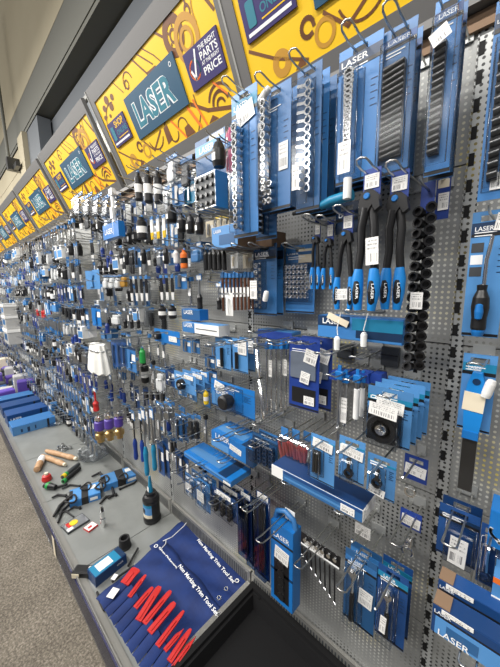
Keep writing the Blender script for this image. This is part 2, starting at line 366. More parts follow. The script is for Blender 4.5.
def make_sign():
    t = thing('header_sign', '', 'sign')
    fr = MB(); fr.box(.004, .936, 0, .02, -.03, .019); fr.box(.004, .936, 0, .02, .347, .405); fr.box(.004, .042, 0, .02, .019, .347); fr.box(.915, .936, 0, .02, .019, .347)
    part(t, 'frame', fr, 'sign_frame')
    part(t, 'joint_strip', MB().box(-.004, .003, -.002, .02, -.03, .405), 'recess_light')
    part(t, 'poster', MB().box(.042, .915, .004, .018, .019, .347), 'poster')
    y = .0032
    def draw(nm, mt_, *fs):
        d = MB()
        for fn in fs: fn(d)
        part(t, nm, d, mt_)
    A_ = lambda *a, **k: (lambda d: annulus(d, *a, **k)); S_ = lambda *a: (lambda d: stroke(d, *a))
    dk, tn, og = 'poster_dark', 'poster_tan', 'poster_orange'
    draw('printed_brake_disc', dk, A_(.705, .297, .030, .056, y)); draw('printed_disc_hub', dk, A_(.705, .297, .012, .020, y))
    for k in range(5): a = R(72 * k); draw('printed_stud', dk, A_(.705 + .025 * math.cos(a), .297 + .025 * math.sin(a), 0, .0045, y, 8))
    draw('printed_bearing', dk, A_(.80, .315, .010, .019, y, sx=.8)); draw('printed_pin', dk, S_([(.80, .335), (.80, .346)], .008, y))
    for (cx, cz, r) in ((.10, .30, .013), (.145, .318, .016), (.165, .285, .015), (.075, .27, .010), (.20, .31, .012), (.125, .262, .008)): draw('printed_pad', dk, A_(cx, cz, 0, r, y, 14, 1.25))
    for pts, wd in ((arc(.155, .20, .10, 75, 150), .006), (arc(.36, .30, .035, 10, 190), .005), (arc(.345, .30, .014, 0, 330), .006), ([(.44, .345), (.50, .275), (.56, .272)], .007), ([(.48, .345), (.55, .285)], .005), ([(.52, .345), (.575, .30), (.60, .272)], .004), (arc(.40, .10, .06, 200, 330), .006),
                    ([(.305, .095), (.36, .045), (.45, .095)], .008), ([(.49, .103), (.50, .108)], .006), ([(.685, .105), (.76, .06), (.90, .022)], .012), (arc(.83, .05, .060, 25, 150), .009), (arc(.83, .05, .040, 20, 160), .010), (arc(.83, .05, .020, 20, 160), .008), ([(.06, .125), (.14, .075), (.24, .03)], .008),
                    (arc(.255, .09, .018, 0, 300), .010), (arc(.60, .06, .03, 0, 180), .005), (arc(.10, .235, .035, 100, 260), .005), ([(.62, .345), (.65, .32)], .008), ([(.86, .345), (.905, .27)], .010), ([(.71, .125), (.715, .06), (.68, .022)], .005), (arc(.53, .06, .03, 180, 350), .006), ([(.25, .345), (.30, .29)], .004)): draw('printed_line', dk, S_(pts, wd, y))
    for poly in ([(.47, .035), (.51, .045), (.505, .10), (.475, .095)], [(.60, .022), (.66, .022), (.635, .06), (.605, .055)], [(.20, .022), (.235, .022), (.225, .045)], [(.745, .022), (.80, .022), (.775, .04)]): draw('printed_block', dk, lambda d, q=poly: d.prism(q, y, y + .001))
    draw('printed_clutch', tn, A_(.762, .262, .044, .064, y - .0004)); draw('printed_clutch_ring', tn, A_(.762, .262, .022, .034, y - .0005)); draw('printed_coil', tn, A_(.30, .06, .02, .03, y)); draw('printed_pulley', tn, A_(.16, .055, .012, .032, y)); draw('printed_line', tn, S_(arc(.88, .30, .06, 100, 200), .006, y))
    for pts, wd in (([(.66, .103), (.70, .03)], .012), ([(.70, .112), (.735, .022)], .008), ([(.54, .10), (.60, .025)], .008), ([(.82, .12), (.88, .06)], .006)): draw('printed_cable', og, S_(pts, wd, y - .0006))
    p = part(t, 'logo_panel', MB().box(.285, .678, -.002, .004, .110, .268), 'logo_blue')
    lettering(p, 'LASER', .478, .139, -.0022, h=.098, wd=.30, mt='print_white', off=.075)
    lettering(p, 'LASER', .478, .142, -.0026, h=.092, wd=.292, mt='logo_teal', off=.03)
    d = MB(); annulus(d, .648, .243, .005, .0075, -.0024, 12); part(p, 'registered_mark', d, 'print_white')
    p = part(t, 'shop_badge', MB().box(.064, .238, -.002, .004, .140, .242), 'badge')
    lettering(p, 'SHOP', .176, .208, -.0024, h=.026, mt='poster', off=.02)
    lettering(p, 'ONLINE', .180, .178, -.0024, h=.021, mt='logo_teal', off=.02)
    stroke_b = MB(); stroke_b.box(.13, .226, -.0026, -.002, .166, .169); part(p, 'underline', stroke_b, 'poster')
    ub = MB(); ub.box(.075, .226, -.0026, -.002, .149, .157); part(p, 'white_line', ub, 'print_white')
    e = MB(); e.rbox(.082, .112, -.0032, -.002, .165, .222, .006); part(p, 'printed_phone', e, 'logo_teal')
    p = part(t, 'price_badge', MB().box(.723, .90, -.002, .004, .128, .234), 'badge')
    for s_, z_, h_ in (('THE RIGHT', .212, .013), ('PARTS', .187, .021), ('AT THE RIGHT', .173, .010), ('PRICE', .146, .021)):
        lettering(p, s_, .846, z_, -.0024, h=h_, wd=.088, off=.02)
    d = MB(); stroke(d, arc(.763, .178, .026, -40, 90), .005, -.0024); part(p, 'badge_ring', d, 'logo_teal')
    d = MB(); stroke(d, arc(.763, .178, .026, 90, 320), .005, -.0024); part(p, 'badge_ring', d, 'poster_orange')
    d = MB(); stroke(d, [(.745, .178), (.757, .155), (.785, .222)], .008, -.0027); part(p, 'check_mark', d, 'print_white')
    t.rotation_euler = (math.atan2(.158, .34), 0, 0)
    return t
sg = make_sign()
ordn = ['first', 'second', 'third', 'fourth', 'fifth', 'sixth', 'seventh', 'eighth', 'ninth']
for k in range(8):
    loc = (-.752 if k == 0 else -.69 - k, -.04, 2.1)
    if k == 0: sg.location = loc; o = sg; sg['group'] = 'yellow header signs'
    else: o = dup(sg, loc, '', 'yellow header signs')
    o['label'] = 'tilted yellow car parts header sign, %s from the right end' % ordn[k]
b = MB(); b.box(-8.7, .6, -.035, .02, 2.055, 2.072)
part(g, 'header_rail', b, 'sign_frame')
b = MB(); b.box(-8.7, .6, -.012, .0, 2.02, 2.052); part(g, 'header_backing', b, 'cardboard', label='brown strip under the signs')
# ------------------------------------------------------------------ hooks
def hook_mesh(kind, L):
    key = ('hook', kind, round(L, 2)); L = round(L, 2)
    def wire(b):
        if kind == 'double':
            s = .012; tip = [(-s, -L + .03, .0), (-s, -L + .008, .004), (-s * .75, -L, .008), (0, -L - .003, .0095), (s * .75, -L, .008), (s, -L + .008, .004), (s, -L + .03, 0)]
            b.tube([(-s, -.003, 0)] + tip + [(s, -.003, 0)], .0021, 6)
        else:
            b.tube([(0, -.003, 0), (0, -L + .025, 0), (0, -L + .006, .004), (0, -L, .010)], .0024, 6)
    wm = cached(key + ('w',), 'wire', wire, 'wire')
    pm = cached(('hookplate', kind), 'back_plate', lambda b: b.box(-.02 if kind == 'double' else -.01, .02 if kind == 'double' else .01, -.006, -.001, -.006, .022), 'upright')
    return wm, pm
NH = [0]
def hook(x, z, L, label, kind='double', group=None):
    wm, pm = hook_mesh(kind, L)
    t = thing('peg_hook', label, 'hook', (x, 0, z), None, group)
    part(t, 'wire', wm, None); part(t, 'back_plate', pm, None); NH[0] += 1
    return t
def hook_px(px, py, L, label, kind='double'):            # by the pixel of its tip
    p = W(px, py, L); return hook(p.x, p.z - .02, L, label, kind)
def short(label, n=11):
    q = label.replace(',', '').split()
    if len(q) <= n: return ' '.join(q)
    if ',' in label:                                     # keep the words that tell it apart
        t_ = label.split(',')[-1].split(); return ' '.join(label.split(',')[0].split()[:max(2, n - len(t_))] + t_[:n - 2])
    return ' '.join(q[:n - 4] + q[-4:])
HOLE_C = .0105
# ------------------------------------------------------------------ carded packs
def card_mesh(b, w, h, th=.0012, hole=True):
    hw = min(.016, w * .3); x = w / 2
    if hole and h > .05:
        b.box(-x, x, -th, 0, 0, h - .019); b.box(-x, -hw, -th, 0, h - .019, h - .008); b.box(hw, x, -th, 0, h - .019, h - .008); b.box(-x, x, -th, 0, h - .008, h)
    else: b.box(-x, x, -th, 0, 0, h)
TH = .0012
def c_sticker(t, w, h, u0, v0, u1, v1, y=-.003, rot=0, mt='sticker'):
    ww, hh = (u1 - u0) * w, (v1 - v0) * h
    part(t, 'price_label', MB().box(-ww / 2, ww / 2, -.0005, .0005, -hh / 2, hh / 2), mt, ((u0 + u1) / 2 * w - w / 2, y, h - (v0 + v1) / 2 * h), (0, R(rot), 0))
def c_blister(t, w, h, u0, v0, u1, v1, d=.02, mt='clear'):
    part(t, 'blister', MB().rbox(u0 * w - w / 2, u1 * w - w / 2, -TH - d, -TH, h - v1 * h, h - v0 * h, .008), mt)
    xa, xb, za, zb = u0 * w - w / 2 + .002, u1 * w - w / 2 - .002, h - v1 * h + .002, h - v0 * h - .002
    part(t, 'blister_highlight_rim', MB().tube([(xa, -TH - d * .92, za), (xb, -TH - d * .92, za), (xb, -TH - d * .92, zb), (xa, -TH - d * .92, zb)], .0011, 5, True), 'film')  # whitish edge bars added to draw highlight lines round the bubble
    part(t, 'blister_highlight_rim', MB().tube([(xa - .003, -TH - .001, za - .003), (xb + .003, -TH - .001, za - .003), (xb + .003, -TH - .001, zb + .003), (xa - .003, -TH - .001, zb + .003)], .0011, 5, True), 'film')
def c_header(t, w, h, v1=.13, v0=0., mt='navy', text='LASER', strip=True, tw=.55, tx=-.12):
    z1 = h - v0 * h; z0 = h - v1 * h
    top = min(z1, h - .0195) if v0 == 0 else z1
    hd = part(t, 'header_band', MB().box(-w / 2 + .0005, w / 2 - .0005, -TH - .0006, -TH, z0, max(top, z0 + .004)), mt)
    if strip: part(t, 'black_strip', MB().box(-w / 2 + .0005, w / 2 - .0005, -TH - .0007, -TH, z0 - .09 * (z1 - z0) - .004, z0), 'black')
    if text:
        hh = min((top - z0) * .62, w * tw / 3.4); lettering(t, text, tx * w, z0 + ((top - z0) - hh) * .4, -TH - .001, h=hh, wd=w * tw)
def socket_mesh(r, L, mt):
    return cached(('socket', round(r, 4), round(L, 4)), 'socket', lambda b: b.lathe([(r * .35, L * .6), (r * .55, L * .6), (r * .62, L), (r * .9, L), (r, L * .93), (r, L * .45), (r * .85, L * .40), (r * .85, 0), (.0002, 0)][::-1], (0, 0, 0), 'y', 10), mt)
def c_sockets(t, w, h, u, v0, v1, n, r, L=.022, mt='chrome', rail=True):
    zx = u * w - w / 2
    if rail: part(t, 'rail', MB().box(zx - .003, zx + .003, -.006, -TH, h - v1 * h, h - v0 * h), 'steel' if mt == 'chrome' else 'black')
    for k in range(n):
        f = (k + .5) / n
        part(t, 'socket', socket_mesh(r * (1 - .25 * f), L, mt), None, (zx, -.005, h - (v0 + (v1 - v0) * f) * h))
def c_rings(t, w, h, u, v0, v1, n, r):
    for k in range(n):
        f = (k + .5) / n
        me = cached(('rng', round(r, 4)), 'ring_spanner', lambda b: (b.ring(r, r * .35, (0, 0, 0), 'y', 12, .008), b.box(-r * 3.4, -r * .8, -.005, -.001, -r * .35, r * .35)), 'chrome')
        part(t, 'ring_spanner', me, None, (u * w - w / 2, -.012, h - (v0 + (v1 - v0) * f) * h), (0, R(12), 0))
def c_rack(t, w, h, u0, v0, u1, v1, n, mt='black', m2='gunmetal', d=.018):
    x0, x1, z0, z1 = u0 * w - w / 2, u1 * w - w / 2, h - v1 * h, h - v0 * h
    part(t, 'rack_body', MB().box(x0, x1, -TH - d * .55, -TH, z0, z1), mt)
    dz = (z1 - z0) / n
    me = cached(('rk', round(x1 - x0, 4), round(dz, 4), d), 'rack_socket', lambda b: b.cyl(dz * .40, 0, (x1 - x0) * .96, (-(x1 - x0) * .48, 0, 0), 'x', 8), m2)
    for k in range(n): part(t, 'rack_socket', me, None, ((x0 + x1) / 2, -TH - d * .6, z0 + (k + .5) * dz), (0, R(-8), 0))
def c_ratchet(t, w, h, u, v0, v1, r, lab=True):          # ratchet handle in a clear pocket
    x = u * w - w / 2; zt = h - v0 * h; zb = h - v1 * h
    part(t, 'ratchet_head', MB().cyl(r, 0, .016, (x, -.004, zt - r), 'y', 16).cyl(r * .5, .016, .021, (x, -.004, zt - r), 'y', 12).box(x - r * .45, x + r * .45, -.016, -.004, zt - r * 2.6, zt - r * 1.6), 'chrome')
    L = zt - zb
    part(t, 'shaft', MB().tube([(x, -.011, zt - r * 2.2), (x, -.011, zt - L * .5)], r * .32, 8), 'chrome')
    part(t, 'grip', MB().tube([(x, -.011, zt - L * .48), (x, -.011, zt - L * .6), (x, -.011, zt - L * .8), (x, -.011, zb)], [r * .42, r * .55, r * .45, r * .6], 10), 'black')
def c_wrench(t, w, h, u, v0, v1, r, mt='chrome', handle='chrome'):
    x = u * w - w / 2; zt = h - v0 * h; zb = h - v1 * h
    part(t, 'jaw_ring', MB().ring(r, r * .38, (x, -.003, zb + r), 'y', 14, .008), mt)
    part(t, 'stem', MB().tube([(x, -.008, zb + 2 * r - .002), (x, -.008, zb + (zt - zb) * .6), (x, -.008, zt)], [r * .45, r * .38, r * .55], 10), handle)
def c_disc(t, w, h, u, v, r, d=.02):
    p = (u * w - w / 2, -TH, h - v * h)
    part(t, 'disc', MB().lathe([(r * .0 + .0003, d * .55), (r * .22, d * .9), (r * .25, d), (r * .55, d * .5), (r * .62, d), (r * .9, d), (r, d * .7), (r, 0)][::-1], p, 'y', 24), 'black')
    part(t, 'hub', MB().lathe([(.0003, d * .7), (r * .14, d * 1.05), (r * .34, d * 1.12), (r * .42, d * .9), (r * .44, d * .3)][::-1], p, 'y', 18), 'chrome')
def c_rods(t, w, h, u0, u1, v0, v1, n, r, mt='steel', tip=None):
    zt, zb = h - v0 * h, h - v1 * h
    for k in range(n):
        x = (u0 + (u1 - u0) * (k + .5) / n) * w - w / 2
        part(t, 'rod', cached(('rod', round(r, 4), round(zt - zb, 3), tip), 'rod', lambda b: b.lathe([(.0002, 0), (r * .4 if tip else r, 0), (r, (zt - zb) * (.3 if tip else .02)), (r, zt - zb), (.0002, zt - zb)], (0, 0, 0), 'z', 8), mt), None, (x, -TH - r - .001, zb))
def c_bits(t, w, h, u0, v0, u1, v1, nx, nz, r, mt='chrome'):
    for i in range(nx):
        for k in range(nz):
            rr = r * (.8 + .4 * random.random())
            part(t, 'socket', socket_mesh(r, .016, mt), None, ((u0 + (u1 - u0) * (i + .5) / nx) * w - w / 2, -.003, h - (v0 + (v1 - v0) * (k + .5) / nz) * h))
def c_print(t, w, h, u0, v0, u1, v1, mt, y=0.):
    part(t, 'printed_panel', MB().box(u0 * w - w / 2, u1 * w - w / 2, -TH - .0005 - y, -TH, h - v1 * h, h - v0 * h), mt)
def c_security(t, w, h, u, v, L=.05, rot=20):
    part(t, 'security_tag', MB().lathe([(.0005, 0), (.008, .002), (.009, .01), (.009, L - .01), (.007, L - .002), (.0005, L)], (0, 0, -L / 2), 'z', 12), 'white', (u * w - w / 2, -.022, h - v * h), (0, R(rot), 0), label='white plastic security tag')
FUN = dict(sticker=c_sticker, blister=c_blister, header=c_header, sockets=c_sockets, rings=c_rings, rack=c_rack, ratchet=c_ratchet, wrench=c_wrench, disc=c_disc, rods=c_rods, bits=c_bits, panel=c_print, security=c_security)
def carded(label, px, off, items, n=1, step=.012, name='carded_tool', cat='tool pack', mt='blue', hk='double', back=None, tilt=0, dx=0., hooklen=None):
    x0, x1, z0, z1 = rect(*px, off); w_, h_ = x1 - x0, z1 - z0
    t = thing(name, label, cat, ((x0 + x1) / 2, -off, z0))
    b = MB(); card_mesh(b, w_, h_); part(t, 'card', b, mt)
    for it in items: FUN[it[0]](t, w_, h_, *it[1:-1], **it[-1]) if isinstance(it[-1], dict) else FUN[it[0]](t, w_, h_, *it[1:])
    if h_ > .07 and w_ > .04 and cat != 'label card':
        part(t, 'foot_band', MB().box(-w_ / 2 + .0005, w_ / 2 - .0005, -TH - .0006, -TH, .002, .002 + h_ * .022), 'black')
        hz_ = h_ * (1 - .15)
        for q in range(2): part(t, 'printed_line', MB().box(-w_ * .40, w_ * (.18 - .12 * q), -TH - .0011, -TH, hz_ - .004 - .006 * q, hz_ - .002 - .006 * q), 'print_white')
        for q in range(5): part(t, 'printed_line', MB().box(w_ * .27, w_ * (.42 - .05 * (q % 2)), -TH - .0006, -TH, h_ * (.70 - .045 * q), h_ * (.70 - .045 * q) + .0016), 'navy')
    if tilt: t.rotation_euler = (0, 0, R(tilt))
    if n > 1:
        step = max(step, min(.034, (off - .012) / n))     # room for the bubble of the pack behind
        gp = back or ('packs hanging behind the ' + short(label, 8))
        for k in range(1, n):
            o = dup(t, t.location + Vector((dx * k, step * k, 0)), '%s spare behind ' % ('first', 'second', 'third', 'fourth')[k - 1] + short(label, 12), gp)
    if hk: hook((x0 + x1) / 2, z1 - HOLE_C, hooklen or off + .07, 'metal hook holding the ' + short(label), hk)
    return t
# ---- top row, from the right
carded('tall blue card at the right edge of the wall, above the screwdriver pack', (487, 8, 514, 196), .10, [('header', .13), ('blister', .15, .2, .85, .95, .02), ('rack', .3, .25, .7, .9, 12), ('sticker', .45, .86, .9, .95)], mt='blue')
rackpack = lambda u0, u1: [('header', .115, {'mt': 'deep_blue', 'tw': .7, 'tx': 0}), ('blister', .05, .13, .97, .97, .03), ('rack', u0, .25, u1, .88, 16)]
carded('blue pack of black sockets nearest the upright, with a slanted price label', (430, 7, 457, 170), .13, rackpack(.12, .55) + [('sticker', .08, .22, .75, .30, -.034, -24)], n=2)
carded('wide blister pack of black sockets, second from the upright in top row', (381, 36, 413, 170), .14, rackpack(.1, .75), n=2)
carded('blue pack of chrome sockets on a rail with long barcode, top row', (338, 55, 380, 176), .15, [('header', .14, {'tw': .62}), ('blister', .1, .2, .62, .97, .03), ('sockets', .38, .22, .72, 14, .0125, .024), ('sticker', .22, .72, .52, .95, -.034)], n=3)
carded('blue pack with a column of chrome ring spanners, top row', (297, 74, 321, 208), .17, [('blister', .05, .1, .75, .97, .03), ('rings', .62, .12, .88, 13, .0095), ('sticker', .15, .68, .45, .86, -.034)], n=4, step=.02)
carded('blue pack of clustered chrome sockets behind white tag, top row', (262, 95, 291, 207), .18, [('blister', .02, .1, .55, .97, .03), ('sockets', .28, .1, .85, 12, .010, .025), ('bits', .12, .74, .5, .95, 2, 3, .009), ('sticker', .62, .46, .92, .68), ('security', .28, .07, .045, 60)], n=2, step=.025)
carded('tall blue pack of large chrome sockets with top label, leftmost of the long socket packs', (233, 97, 258, 235), .21, [('header', .13, {'mt': 'teal'}), ('sticker', .25, .10, .9, .22, -.004, -14), ('blister', .1, .22, .68, .97, .03), ('sockets', .38, .23, .95, 14, .012, .026)])
carded('blue pack of small dark sockets hanging behind the tall chrome socket pack', (256, 112, 277, 238), .14, [('blister', .1, .2, .6, .97, .025), ('sockets', .35, .22, .95, 15, .008, .02, 'gunmetal'), ('sticker', .1, .10, .8, .2)])
# ---- right column
t = carded('blue card with a black bent-shaft screwdriver at the right edge', (467, 214, 505, 339), .07, [('header', .17, .085, {'tw': .5, 'tx': -.15}), ('panel', .05, .24, .38, .315, 'dark_grey'), ('panel', .05, .335, .38, .41, 'print_white'), ('panel', .05, .43, .38, .505, 'dark_grey'), ('sticker', .62, .03, 1.0, .16, -.004, 8)], mt='sky_blue', hk='single', hooklen=.13)
x0, x1, z0, z1 = rect(467, 214, 505, 339, .07); w_, h_ = x1 - x0, z1 - z0
part(t, 'shaft', MB().tube([(.02 * w_, -.02, h_ * .40), (.02 * w_, -.02, h_ * .62), (.07 * w_, -.02, h_ * .70), (.11 * w_, -.02, h_ * .80)], .0035, 8), 'chrome')
part(t, 'handle', MB().lathe([(.0005, 0), (.010, .002), (.013, h_ * .04), (.0125, h_ * .12), (.015, h_ * .2), (.0135, h_ * .28), (.008, h_ * .34), (.009, h_ * .38), (.0005, h_ * .39)], (-.02 * w_, -.02, h_ * .045), 'z', 16), 'black')
part(t, 'handle_inlay', MB().lathe([(.0005, 0), (.006, .003), (.0075, .016), (.006, .03), (.0005, .033)], (-.02 * w_, -.0325, h_ * .15), 'z', 12), 'bright')
part(t, 'handle_end', MB().lathe([(.0005, 0), (.009, .0), (.0115, .008), (.0115, .012), (.0005, .012)], (-.02 * w_, -.02, h_ * .02), 'z', 14), 'bright')
# blue paddle scraper on its card
x0, x1, z0, z1 = rect(460, 352, 494, 436, .06); w_, h_ = x1 - x0, z1 - z0
t = carded('blue-handled scraper with a long dark blade and cream label, on blue card', (460, 352, 494, 436), .06, [('header', .22, {'mt': 'teal', 'tw': .4})], mt='sky_blue', hooklen=.15, cat='scraper', name='carded_scraper')
P = [(-.24, -.02), (.20, -.02), (.24, .10), (.29, .30), (.30, .50), (.26, .65), (.14, .79), (-.14, .79), (-.26, .65), (-.31, .50), (-.30, .30), (-.27, .10)]
part(t, 'scraper_handle', MB().prism([(x * w_, z * h_) for x, z in P], -.022, -.006), 'grip_blue')
part(t, 'handle_hole', MB().cyl(.007, 0, .0012, (.0, -.022, h_ * .68), 'y', 12), 'navy')
part(t, 'handle_collar', MB().box(-.27 * w_, .22 * w_, -.024, -.005, -.07 * h_, .03 * h_), 'bright')
part(t, 'blade', MB().box(-.25 * w_, .20 * w_, -.016, -.012, -.80 * h_, -.07 * h_), 'gunmetal')
c_sticker(t, w_, h_, .16, .46, .80, .70, -.0228, 3, 'cream'); c_security(t, w_, h_, .86, .38, .042, 12)
# clear navy blister, boxes at lower right
t = carded('navy blister pack with square clear bubble behind the hook loop, lower right', (437, 500, 479, 572), .10, [('header', .22, {'tw': .42, 'tx': -.2}), ('blister', .22, .28, .95, .93, .03), ('sticker', .38, .36, .8, .88, -.033, 2)], mt='deep_blue', hooklen=.22, n=2, step=.02)
carded('navy blister pack with a chrome plier tool, right of the square bubble pack', (478, 520, 500, 592), .12, [('blister', .1, .2, .9, .95, .025), ('wrench', .4, .15, .9, .012)], mt='deep_blue', hk='single')
def boxed(name, label, cat, px, off, depth, front, side='blue', top=None, hk=None, extra=None, prints=()):
    x0, x1, z0, z1 = rect(*px, off); w_, h_ = x1 - x0, z1 - z0
    t = thing(name, label, cat, ((x0 + x1) / 2, -off, z0))
    b = MB(); b.box(-w_ / 2, w_ / 2, 0, depth, 0, h_); part(t, 'box_body', b, side)
    part(t, 'front_panel', MB().box(-w_ / 2 + .001, w_ / 2 - .001, -.0012, 0, .001, h_ - .001), front)
    if top: part(t, 'top_panel', MB().box(-w_ / 2 + .001, w_ / 2 - .001, .001, depth - .001, h_, h_ + .001), top)
    for it in prints:
        k = it[0]
        if k == 'sticker': c_sticker(t, w_, h_, *it[1:5], y=-.0022, rot=it[5] if len(it) > 5 else 0)
        elif k == 'text': lettering(t, it[1], it[2] * w_ - w_ / 2, h_ - it[3] * h_, -.0026, wd=it[4] * w_, mt=it[5] if len(it) > 5 else 'print_white')
        elif k == 'panel': part(t, 'printed_panel', MB().box(it[1] * w_ - w_ / 2, it[3] * w_ - w_ / 2, -.0018, -.001, h_ - it[4] * h_, h_ - it[2] * h_), it[5])
        elif k == 'topsticker': part(t, 'price_label', MB().box(-w_ * .3, w_ * .3, depth * .2, depth * .7, h_ + .001, h_ + .002), 'sticker')
        elif k == 'end': part(t, 'end_panel', MB().box(w_ / 2, w_ / 2 + .001, .002, depth - .002, .002, h_ - .002), it[1])
        elif k == 'endsticker': part(t, 'end_label', MB().box(w_ / 2 + .001, w_ / 2 + .002, depth * .2, depth * .8, h_ * .2, h_ * .8), 'sticker')
    if hk: hook((x0 + x1) / 2, z1 + .012, off + .05, 'metal hook carrying the ' + short(label), hk)
    return t, w_, h_
# two shelf boxes with slanting price labels
for (lab, px, off) in (('front blue box with brown flap and price label at lower right corner', (429, 600, 520, 690), .26), ('blue box with brown flap standing behind the front lower-right box', (435, 576, 512, 654), .20)):
    t, w_, h_ = boxed('tool_box', lab, 'box', px, off, .035, 'deep_blue', 'deep_blue', None, None, None, (('text', 'LASER', .14, .24, .22), ('panel', .02, .28, .98, .33, 'black'), ('panel', .05, .36, .96, .97, 'sky_blue'), ('sticker', .12, .01, .52, .15, 0)))
    part(t, 'cardboard_flap', MB().box(-w_ * .5, -w_ * .28, .0, .034, h_, h_ + .002), 'cardboard')
    if off > .2:
        part(t, 'printed_panel', MB().box(-.3 * w_, .1 * w_, -.0022, -.0015, .12 * h_, .5 * h_), 'blue'); lettering(t, 'LASER', -.2 * w_, .05 * h_, -.003, wd=.4 * w_)
    hook(t.location.x, t.location.z - .003, off + .03, 'metal hook under the ' + short(lab))
t, w_, h_ = boxed('tool_box', 'bright blue box with a white printed swoosh at the right edge', 'box', (488, 508, 512, 556), .14, .06, 'bright', 'bright', None, None, None, ())
d = MB(); stroke(d, arc(.0, h_ * .45, w_ * .4, 160, 260), .005, -.002); stroke(d, [(-.2 * w_, h_ * .3), (.05 * w_, h_ * .2), (.3 * w_, h_ * .5)], .005, -.002); part(t, 'printed_mark', d, 'print_white')
t, w_, h_ = boxed('tool_box', 'blue box with an orange top band and white label at right edge', 'box', (491, 574, 512, 617), .17, .05, 'sky_blue', 'sky_blue', None, None, None, (('panel', 0, .02, 1, .2, 'orange'), ('sticker', .0, .62, .8, .98)))
# ---- black socket chain hanging by the upright
x0, x1, z0, z1 = rect(420, 187, 432, 376, .10)
p0 = W(429, 188, .10); p1 = W(422.5, 374, .10)
t = thing('socket_rail', 'long hanging rail clipped full of black impact sockets beside the upright', 'socket rail', (p0.x, -.10, p1.z))
L = p0.z - p1.z
part(t, 'rail', MB().box(-.004, .004, .0, .004, 0, L), 'black'); 
sk = cached('impact', 'socket', lambda b: b.lathe([(.0003, 0), (.008, 0), (.0095, .003), (.0095, .010), (.0105, .011), (.0105, .019), (.0070, .019), (.0062, .012), (.0003, .012)], (0, 0, 0), 'y', 12), 'black')
for k in range(16):
    for s_ in (-1, 1): part(t, 'socket', sk, None, (s_ * .0075, -.002 - .003 * (k % 2), .014 + k * (L - .06) / 15.2 + (.010 if s_ > 0 else 0)), (R(8 * s_), 0, R(16 * s_)))
part(t, 'price_label', MB().box(-.013, .011, -.029, -.028, L * .37, L * .46), 'sticker')
part(t, 'header_card', MB().box(-.014, .012, -.001, .001, L - .05, L + .012), 'royal')
hook(p0.x, p1.z + L - .004, .17, 'metal hook holding the long rail of black impact sockets', 'single')
carded('small royal blue card with white label hanging right of the socket rail', (436, 176, 450, 218), .05, [('sticker', .2, .42, .95, .80), ('panel', .1, .12, .9, .3, 'cream')], mt='royal', hk='single', cat='label card')
# ---- water pump pliers
def pliers(label, px, off, headr, hk=True, sticker=None, grip=.42, spread=.5, tilt=0):
    x0, x1, z0, z1 = rect(*px, off); w_, h_ = x1 - x0, z1 - z0; r = headr
    t = thing('water_pump_pliers', label, 'pliers', ((x0 + x1) / 2, -off, z0))
    s = w_ * .5 - r * .55
    part(t, 'jaw', MB().prism([(-r * 1.2, h_ - r * 1.6), (-r * .9, h_ - r * .4), (-r * .2, h_), (r * .6, h_ - r * .1), (r * 1.2, h_ - r * .7), (r * 1.5, h_ - r * 2.2), (r * .9, h_ - r * 2.6), (r * .5, h_ - r * 1.8), (0, h_ - r * 2.6), (-r * .7, h_ - r * 2.7)][::-1], -.010, .006), 'black')
    part(t, 'pivot_bolt', MB().lathe([(.0003, .013), (r * .34, .013), (r * .42, .010), (r * .42, 0)][::-1], (-r * .15, 0, h_ - r * .75), 'y', 14), 'bright')
    for q, sd in ((0, -1), (1, 1)):
        pts = [(sd * r * .35, -.004 + q * .006, h_ - r * 2.1), (sd * (r * .5 + s * .25), -.004 + q * .004, h_ * (.70)), (sd * s * .75, 0, h_ * .52), (sd * s, 0, h_ * .36), (sd * s * .95, 0, h_ * .2), (sd * s * .8, 0, .004)]
        part(t, 'handle', MB().tube(pts, [r * .55, r * .52, r * .50, r * .52, r * .48, r * .3], 10), 'black')
        g_ = grip * h_
        gp = [(sd * s * .92, -.001, g_), (sd * s * 1.02, -.001, g_ * .75), (sd * s, -.001, g_ * .4), (sd * s * .84, -.001, 0)]
        gr = part(t, 'grip', MB().tube(gp, [r * .55, r * .76, r * .74, r * .5], 12), 'grip_blue')
        part(gr, 'grip_inlay', MB().lathe([(.0003, 0), (r * .42, g_ * .1), (r * .55, g_ * .35), (r * .42, g_ * .6), (.0003, g_ * .7)], (sd * s * .95, -r * .44, g_ * .10), 'z', 12), 'black')
        lettering(gr, 'LASER', sd * s * .93 + r * .12, g_ * .46, -r * 1.0, wd=g_ * .36, h=r * .34, rot=(0, R(90), 0))
    if sticker: part(t, 'price_label', MB().box(-.013, .013, -.001, .001, -sticker[1] / 2, sticker[1] / 2), 'sticker', (sticker[0] * s, -r * .75, h_ * sticker[2]), (0, R(-3), 0))
    part(t, 'hang_tag', MB().box(-r * 1.1, r * 1.1, .008, .0095, h_ - r * 1.2, h_ + .045), 'royal'); part(t, 'tag_label', MB().box(-r * .9, r * .9, .0065, .0075, h_ + .006, h_ + .034), 'sticker')
    if tilt: t.rotation_euler = (0, R(tilt), 0)
    if hk: hook((x0 + x1) / 2, z1 + .038, off + .05, 'metal hook holding the ' + short(label))
    return t
pliers('smallest black pliers with blue grips, leftmost of the hanging pliers', (311, 237, 320, 289), .12, .0075)
pliers('second smallest black pliers, just right of the leftmost pair', (322, 239, 334, 289), .12, .0085)
pliers('medium black pliers with a white barcode around the grips', (335, 232, 355, 310), .14, .012, sticker=(0, .026, .2))
pliers('large front pliers with blue pivot and long barcode label on the handle', (355, 194, 380, 311), .19, .0165, sticker=(.85, .055, .50), grip=.36)
pliers('large black and blue pliers hanging right of the front pair', (383, 196, 406, 310), .15, .0165, grip=.37)
carded('dark card with lettering behind the medium pliers', (336, 205, 358, 232), .10, [('header', .5, {'tw': .7, 'tx': 0})], mt='navy', hk=None, cat='label card')
x0, x1, z0, z1 = rect(303, 196, 352, 215, .16)
